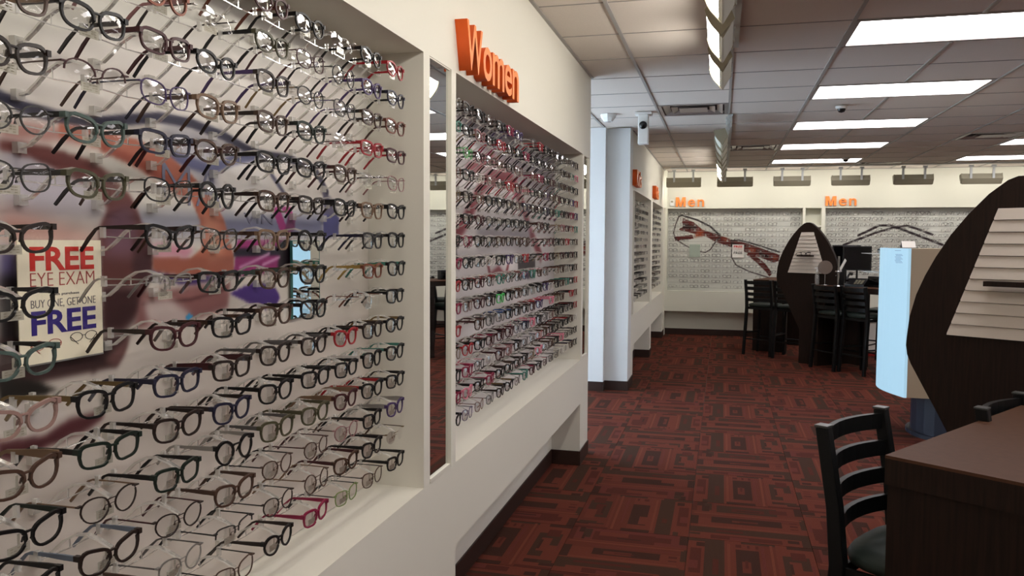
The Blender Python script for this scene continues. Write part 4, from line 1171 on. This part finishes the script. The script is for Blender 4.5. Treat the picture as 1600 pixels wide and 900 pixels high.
# ------------------------------------------------------------------ stools
def stool(label, loc, rz, group='black ladder-back stools'):
    """origin on floor under the seat centre, sitter faces local +x"""
    r = thing('bar_stool', label, 'stool', loc, rz, group)
    hw = .185
    for s in (-1, 1):
        b = MB()
        b.tube([(-.235, s*(hw+.012), 0), (-.205, s*(hw+.004), .40), (-.185, s*hw, .66), (-.20, s*hw, .82), (-.238, s*hw, 1.035)], [1.0, 1.05, 1.1, 1.0, .95], M_BLK, 4, flat=(.0165, .019))
        b.build('back_post', r, bevel=.004)
        b = MB(); b.box((-.257, s*hw-.019, 1.034), (-.219, s*hw+.019, 1.041), M_BLKG); b.build('post_cap', r, bevel=.002)
        b = MB(); b.tube([(.185, s*(hw+.02), 0), (.165, s*(hw-.01), .655)], 1, M_BLK, 4, flat=(.015, .015)); b.build('leg', r, bevel=.003)
    for i in range(4):
        z = 1.0-.079*i; x = -.232+.0145*i
        b = MB(); N = 8; pv = []
        for j in range(N+1):
            t_ = -1+2*j/N; y = t_*(hw-.008); xx = x-.040*(1-t_*t_)
            pv.append((xx, y))
        vs = []; fs = []
        for (xx, y) in pv: vs += [(xx-.008, y, z-.023), (xx+.008, y, z-.023), (xx+.008, y, z+.023), (xx-.008, y, z+.023)]
        for j in range(N):
            for k in range(4): fs.append((j*4+k, j*4+(k+1) % 4, (j+1)*4+(k+1) % 4, (j+1)*4+k))
        fs += [(3, 2, 1, 0), (N*4, N*4+1, N*4+2, N*4+3)]
        b.add(vs, fs, M_BLK); b.build('slat', r)
    b = MB(); prof = []
    def ring(rr_, z, e=3.2, n=28):
        return [(rr_*math.copysign(abs(math.cos(2*PI*i/n))**(2/e), math.cos(2*PI*i/n)), rr_*math.copysign(abs(math.sin(2*PI*i/n))**(2/e), math.sin(2*PI*i/n)), z) for i in range(n)]
    rings = [ring(.185, .662), ring(.20, .670), ring(.205, .688), ring(.195, .704), ring(.15, .714), ring(.07, .717)]
    vs = [v for q in rings for v in q]+[(0, 0, .717), (0, 0, .662)]; n = 28; fs = []
    for i in range(5):
        for k in range(n): fs.append((i*n+k, i*n+(k+1) % n, (i+1)*n+(k+1) % n, (i+1)*n+k))
    for k in range(n): fs.append((5*n+k, 5*n+(k+1) % n, 6*n)); fs.append((k, 6*n+1, (k+1) % n))
    b.add(vs, fs, M_SEAT); b.build('seat', r, smooth=True)
    b = MB()
    b.tube([(-.18, -hw, .645), (.168, -hw+.005, .645), (.168, hw-.005, .645), (-.18, hw, .645)], 1, M_BLK, 4, closed=True, flat=(.009, .016)); b.build('seat_frame', r)
    for pa in ([(-.212, -hw-.004, .3), (.176, -hw+.006, .3)], [(-.212, hw+.004, .3), (.176, hw-.006, .3)], [(.18, -hw-.005, .22), (.18, hw+.005, .22)], [(-.215, -hw-.006, .22), (-.215, hw+.006, .22)]):
        b = MB(); b.tube(pa, .0095, M_BLK, 6); b.build('stretcher', r)
    return r
M_BLKG = mat('grey_post_cap', (60, 62, 60), .35, .5)  # stool post caps, a lighter grey than the black posts
# near ones: back posts measured at (.28,2.32) and (.474,2.66)
bvec = Vector((.821, -.571, 0)); avec = Vector((.571, .821, 0))
mid = Vector((.387, 2.495, 0)); ang = math.atan2(-.571+.03, .821+.02)
c0 = mid+bvec*.235
near_stool = stool('nearest black ladder-back stool with a dark green seat, tucked under the brown counter', (c0.x, c0.y, 0), ang)
p2 = Vector((.782, 2.735, 0))+avec*.185+bvec*.235
copy_thing(near_stool, (p2.x, p2.y, 0), ang, 'black stool whose top rail just shows over the brown counter')
# distant ones
def far_stool(px, py, rz, lab): return copy_thing(near_stool, (px, py, 0), rz, lab)
far_stool(.60, 11.66, 1.05, 'black stool at the distant counters, farthest left')
far_stool(.96, 11.42, 1.15, 'black stool second from the left, half hidden by the distant leaf board')
far_stool(1.40, 10.56, .62, 'black stool in front of the distant counter, just right of the leaf board')
far_stool(1.69, 10.27, .62, 'black stool in front of the distant counter, nearest the pale blue kiosk')
far_stool(2.06, 11.22, 2.6, 'black stool on the far side of the distant counter')

# ------------------------------------------------------------------ distant counters
# right one: front edge from (1.16,10.66) to (1.80,9.93)
dv = Vector((.64, -.76, 0)).normalized(); ang2 = math.atan2(dv.y, dv.x)
def counter2(label, loc, ang, L, D, hgt, endw=.15):
    r = thing('counter', label, 'counter', loc, ang)
    b = MB(); b.box((0, 0, hgt-.008), (L, D, hgt), M_WOODT); b.build('top', r)
    b = MB(); b.box((0, 0, hgt-.07), (L, .02, hgt-.008), M_WOOD); b.box((0, D-.02, hgt-.07), (L, D, hgt-.008), M_WOOD); b.box((L-.02, .02, hgt-.07), (L, D-.02, hgt-.008), M_WOOD); b.build('apron', r)
    b = MB(); b.box((L-.13, .006, 0), (L-.006, .26, hgt-.071), M_WOOD); b.build('end_panel', r)
    b = MB(); b.box((.006, .006, 0), (.06, D-.006, hgt-.071), M_WOOD); b.build('end_panel', r)
    b = MB(); b.box((.061, .26, .05), (L*.52, .29, hgt-.071), M_WOOD); b.build('modesty_panel', r)
    return r
c_r = counter2('dark counter in the distance holding the monitor, phone and round mirror', (1.14, 10.74, 0), ang2, 1.13, .60, 1.02)
c_l = counter('dark counter end behind the two left stools, at the back of the shop', (.44, 12.02, 0), -.30, 1.0, .48, 1.02, over=.2)

FP = lambda l, y, z: tuple((Matrix.Translation((1.14, 10.74, 0)) @ Matrix.Rotation(ang2, 4, 'Z')) @ Vector((l, y, z)))
CT = 1.02
def monitor(label, loc, rz, w=.47, h=.29, tilt=0):
    r = thing('monitor', label, 'monitor', loc, rz)
    b = MB(); b.box((-w/2, -.012, .19), (w/2, .012, .19+h), M_BLKP); b.build('bezel', r, bevel=.003)
    b = MB(); b.box((-w/2+.015, -.0135, .205), (w/2-.015, -.0125, .175+h), mat('dark_screen', (6, 6, 8), .12, .5)); b.build('screen', r)
    b = MB(); b.tube([(0, .03, .01), (0, .035, .30)], 1, M_BLKP, 4, flat=(.03, .010)); b.build('stand', r)
    b = MB(); b.lathe([(0, 0), (.11, 0), (.105, .012), (0, .014)], M_BLKP, 20, 0, .03); b.build('base', r)
    return r
q = FP(.37, .30, CT); monitor('black monitor on the distant counter, the right and larger-looking one', q, -.25, .33, .30)
q = FP(.06, .46, CT); monitor('black monitor beside the distant leaf board, left of the other', q, .25, .36, .31)
# round mirror
M_STEELM = mat('dull_mirror', (150, 136, 128), .18, .5, metal=.7)
q = FP(.11, .05, CT)
r = thing('table_mirror', 'round table mirror on a thin stand on the distant counter', 'mirror', q, 0)
b = MB(); b.lathe([(0, 0), (.055, 0), (.05, .008), (.012, .014), (0, .014)], M_CHROME, 20); b.build('base', r, smooth=True)
b = MB(); b.tube([(0, 0, .012), (0, 0, .135)], .006, M_CHROME, 8); b.build('stem', r)
b = MB(); b.lathe([(0, -.008), (.084, -.008), (.088, 0), (.084, .008), (0, .008)], M_STEELM, 28)
b.v = [(v[0], v[2], v[1]+.222) for v in b.v]; b.build('mirror_disc', r, smooth=False)
q = FP(.31, .06, CT)
r = thing('display_stand', 'slim grey post stand beside the round mirror', 'stand', q, 0)
b = MB(); b.lathe([(0, 0), (.06, 0), (.05, .01), (0, .012)], M_CHROME, 18); b.build('base', r)
b = MB(); b.tube([(0, 0, .01), (0, 0, .365)], .013, M_CHROME, 8); b.build('post', r)
b = MB(); b.lathe([(.013, .165), (.045, .175), (.04, .19), (.013, .195)], M_CHROME, 16); b.build('collar', r)
q = FP(.0, .03, CT)
r = thing('lens_cleaner_bottle', 'clear spray bottle in front of the distant leaf board', 'bottle', q, 0)
b = MB(); b.lathe([(0, 0), (.026, 0), (.028, .02), (.028, .12), (.014, .15), (.012, .165)], clear_mat('bottle_plastic', (.9, .93, .93), .12, .06, milk=.2), 14); b.build('body', r, smooth=True)
b = MB(); b.lathe([(.014, .16), (.014, .185), (.006, .19), (.006, .205)], M_WHITE, 10); b.box((-.03, -.007, .203), (.014, .007, .22), M_WHITE); b.build('pump', r)
q = FP(.52, .13, CT)
r = thing('desk_phone', 'black desk phone with a curled handset on the distant counter', 'phone', q, -.4)
b = MB(); b.prism([(-.11, -.10, 0), (.11, -.10, 0), (.11, -.10, .03), (-.11, -.10, .03)], (0, .20, .0), M_BLKP); b.prism([(-.11, -.10, .03), (-.11, .10, .10), (-.11, .10, .03)], (.22, 0, 0), M_BLKP); b.build('body', r)
b = MB(); b.tube([(-.085, -.10, .08), (-.09, -.05, .12), (-.09, .05, .16), (-.085, .10, .15)], [.022, .014, .014, .022], M_BLKP, 8); b.build('handset', r, smooth=True)
b = MB()
for i in range(3):
    for j in range(4): b.box((-.01+i*.035, -.08+j*.032, .040+j*.011), (.015+i*.035, -.06+j*.032, .048+j*.011), M_GREYF)
o = b.build('key', r); o['kind'] = 'stuff'
q = FP(.24, .16, CT)
r = thing('document_holder', 'white slanted paper sheet leaning between the two monitors', 'paper', q, .1)
b = MB(); b.prism([(-.05, 0, .12), (-.02, 0, .12), (.075, 0, .31), (.055, 0, .335)], (0, .006, 0), M_PAPER); b.build('sheet', r)
b = MB(); b.prism([(-.05, .007, 0), (.05, .007, 0), (.06, .007, .30), (-.03, .007, .13)], (0, .01, 0), M_BLKP); b.build('easel', r)
q = FP(.68, .30, CT)
r = thing('card_reader_box', 'low black box at the right end of the distant counter', 'box', q, ang2)
b = MB(); b.box((-.10, -.05, 0), (.08, .05, .13), M_BLKP); b.build('case', r, bevel=.004)
b = MB(); b.box((-.08, -.052, .03), (.06, -.0505, .10), mat('dark_screen', (6, 6, 8), .12, .5)); b.build('face', r)
# items seen under the distant counter
r = thing('storage_box', 'white storage box with a red foot seen under the distant counter', 'box', (1.98, 12.0, 0), .2)
b = MB(); b.box((-.22, -.15, .06), (.22, .15, .46), M_PAPER); b.build('body', r, bevel=.006)
b = MB(); b.box((-.23, -.16, .461), (.23, .16, .50), M_WHITE); b.build('lid', r, bevel=.006)
b = MB(); b.box((-.21, -.14, 0), (.21, .14, .059), mat('red_plastic', (150, 34, 30), .4)); b.build('foot', r)

# ------------------------------------------------------------------ kiosk
r = thing('kiosk', 'tall display kiosk with a glowing pale blue curved side and beige back', 'kiosk', (1.39, 6.68, 0))
cur = []
for i in range(13):
    t_ = i/12; y = .0+.90*t_; x = -.02-.11*math.sin(PI*min(1, t_))*1.0
    cur.append((x, y))
b = MB(); N = len(cur)
vs = [(x, y, .36) for x, y in cur]+[(x, y, 1.505) for x, y in cur]+[(x+.02, y, .36) for x, y in cur]+[(x+.02, y, 1.505) for x, y in cur]
fs = []
for i in range(N-1):
    fs += [(i, i+N, i+1+N, i+1), (i+2*N, i+1+2*N, i+1+3*N, i+3*N), (i+N, i+3*N, i+1+3*N, i+1+N), (i, i+1, i+1+2*N, i+2*N)]
fs += [(0, 2*N, 3*N, N), (N-1, 2*N-1, 4*N-1, 3*N-1)]
b.add(vs, fs, M_KIOSK); b.build('backlit_panel', r, smooth=False)
b = MB(); b.prism([(x+.021, y, .362) for x, y in cur]+[(.95, .90, .362), (.95, 0, .362)], (0, 0, 1.141), M_KBEIGE); b.build('cabinet', r)
b = MB(); pts = []
for i in range(13):
    a = PI/2+PI*i/12; pts.append((.50+.36*math.cos(a)*1.0, .47+.40*math.sin(a), 0))
pts += [(.84, .07, 0), (.84, .87, 0)]
b.prism(pts, (0, 0, .361), M_KBASE); b.build('base', r)
b = MB(); pts2 = [(.50+(p[0]-.50)*1.1, .47+(p[1]-.47)*1.1, 0) for p in pts]
b.prism(pts2, (0, 0, .03), M_KBASE); b.build('plinth', r)
b = MB()
for z_ in (1.30, 1.455): b.box((-.215, .52, z_), (-.12, .88, z_+.005), M_ACR)
b.build('acrylic_shelf', r)
b = MB()
for i_ in range(9): b.prism([(-.0205-.115*math.sin(PI*(.035+.0)), .055, 1.485-.009*i_-(.02 if i_ else 0)), (-.0205-.135*math.sin(PI*.16), .15-.02*(i_ % 3), 1.485-.009*i_-(.02 if i_ else 0)), (-.0205-.135*math.sin(PI*.16), .15-.02*(i_ % 3), 1.488-.009*i_-(.02 if i_ else 0)), (-.0205-.115*math.sin(PI*(.035+.0)), .055, 1.488-.009*i_-(.02 if i_ else 0))], (-.001, 0, 0), mat('faint_blue_ink', (110, 140, 175), .5))
o = b.build('printed_notice', r); o['kind'] = 'stuff'
# small tent card on the kiosk and glasses on its rim
r = thing('tent_card', 'small white folded card standing on top of the kiosk', 'card', (1.415, 6.90, 1.506), .1)
b = MB(); b.prism([(-.055, -.030, 0), (-.055, -.028, 0), (-.055, .002, .052), (-.055, 0, .054)], (.10, 0, 0), M_PAPER); b.prism([(-.055, .030, 0), (-.055, .028, 0), (-.055, .001, .052), (-.055, .004, .054)], (.10, 0, 0), M_GREYI); b.build('card', r)
b = MB(); b.box((-.058, -.033, 0), (.062, .033, .004), M_BLKP); b.build('base', r)
glasses((1.315, 7.50, 1.475), 'black', 'black', RE, P_, P_, 'black eyeglasses at the upper left rim of the pale blue kiosk', 'eyeglasses on counters', 2.6)
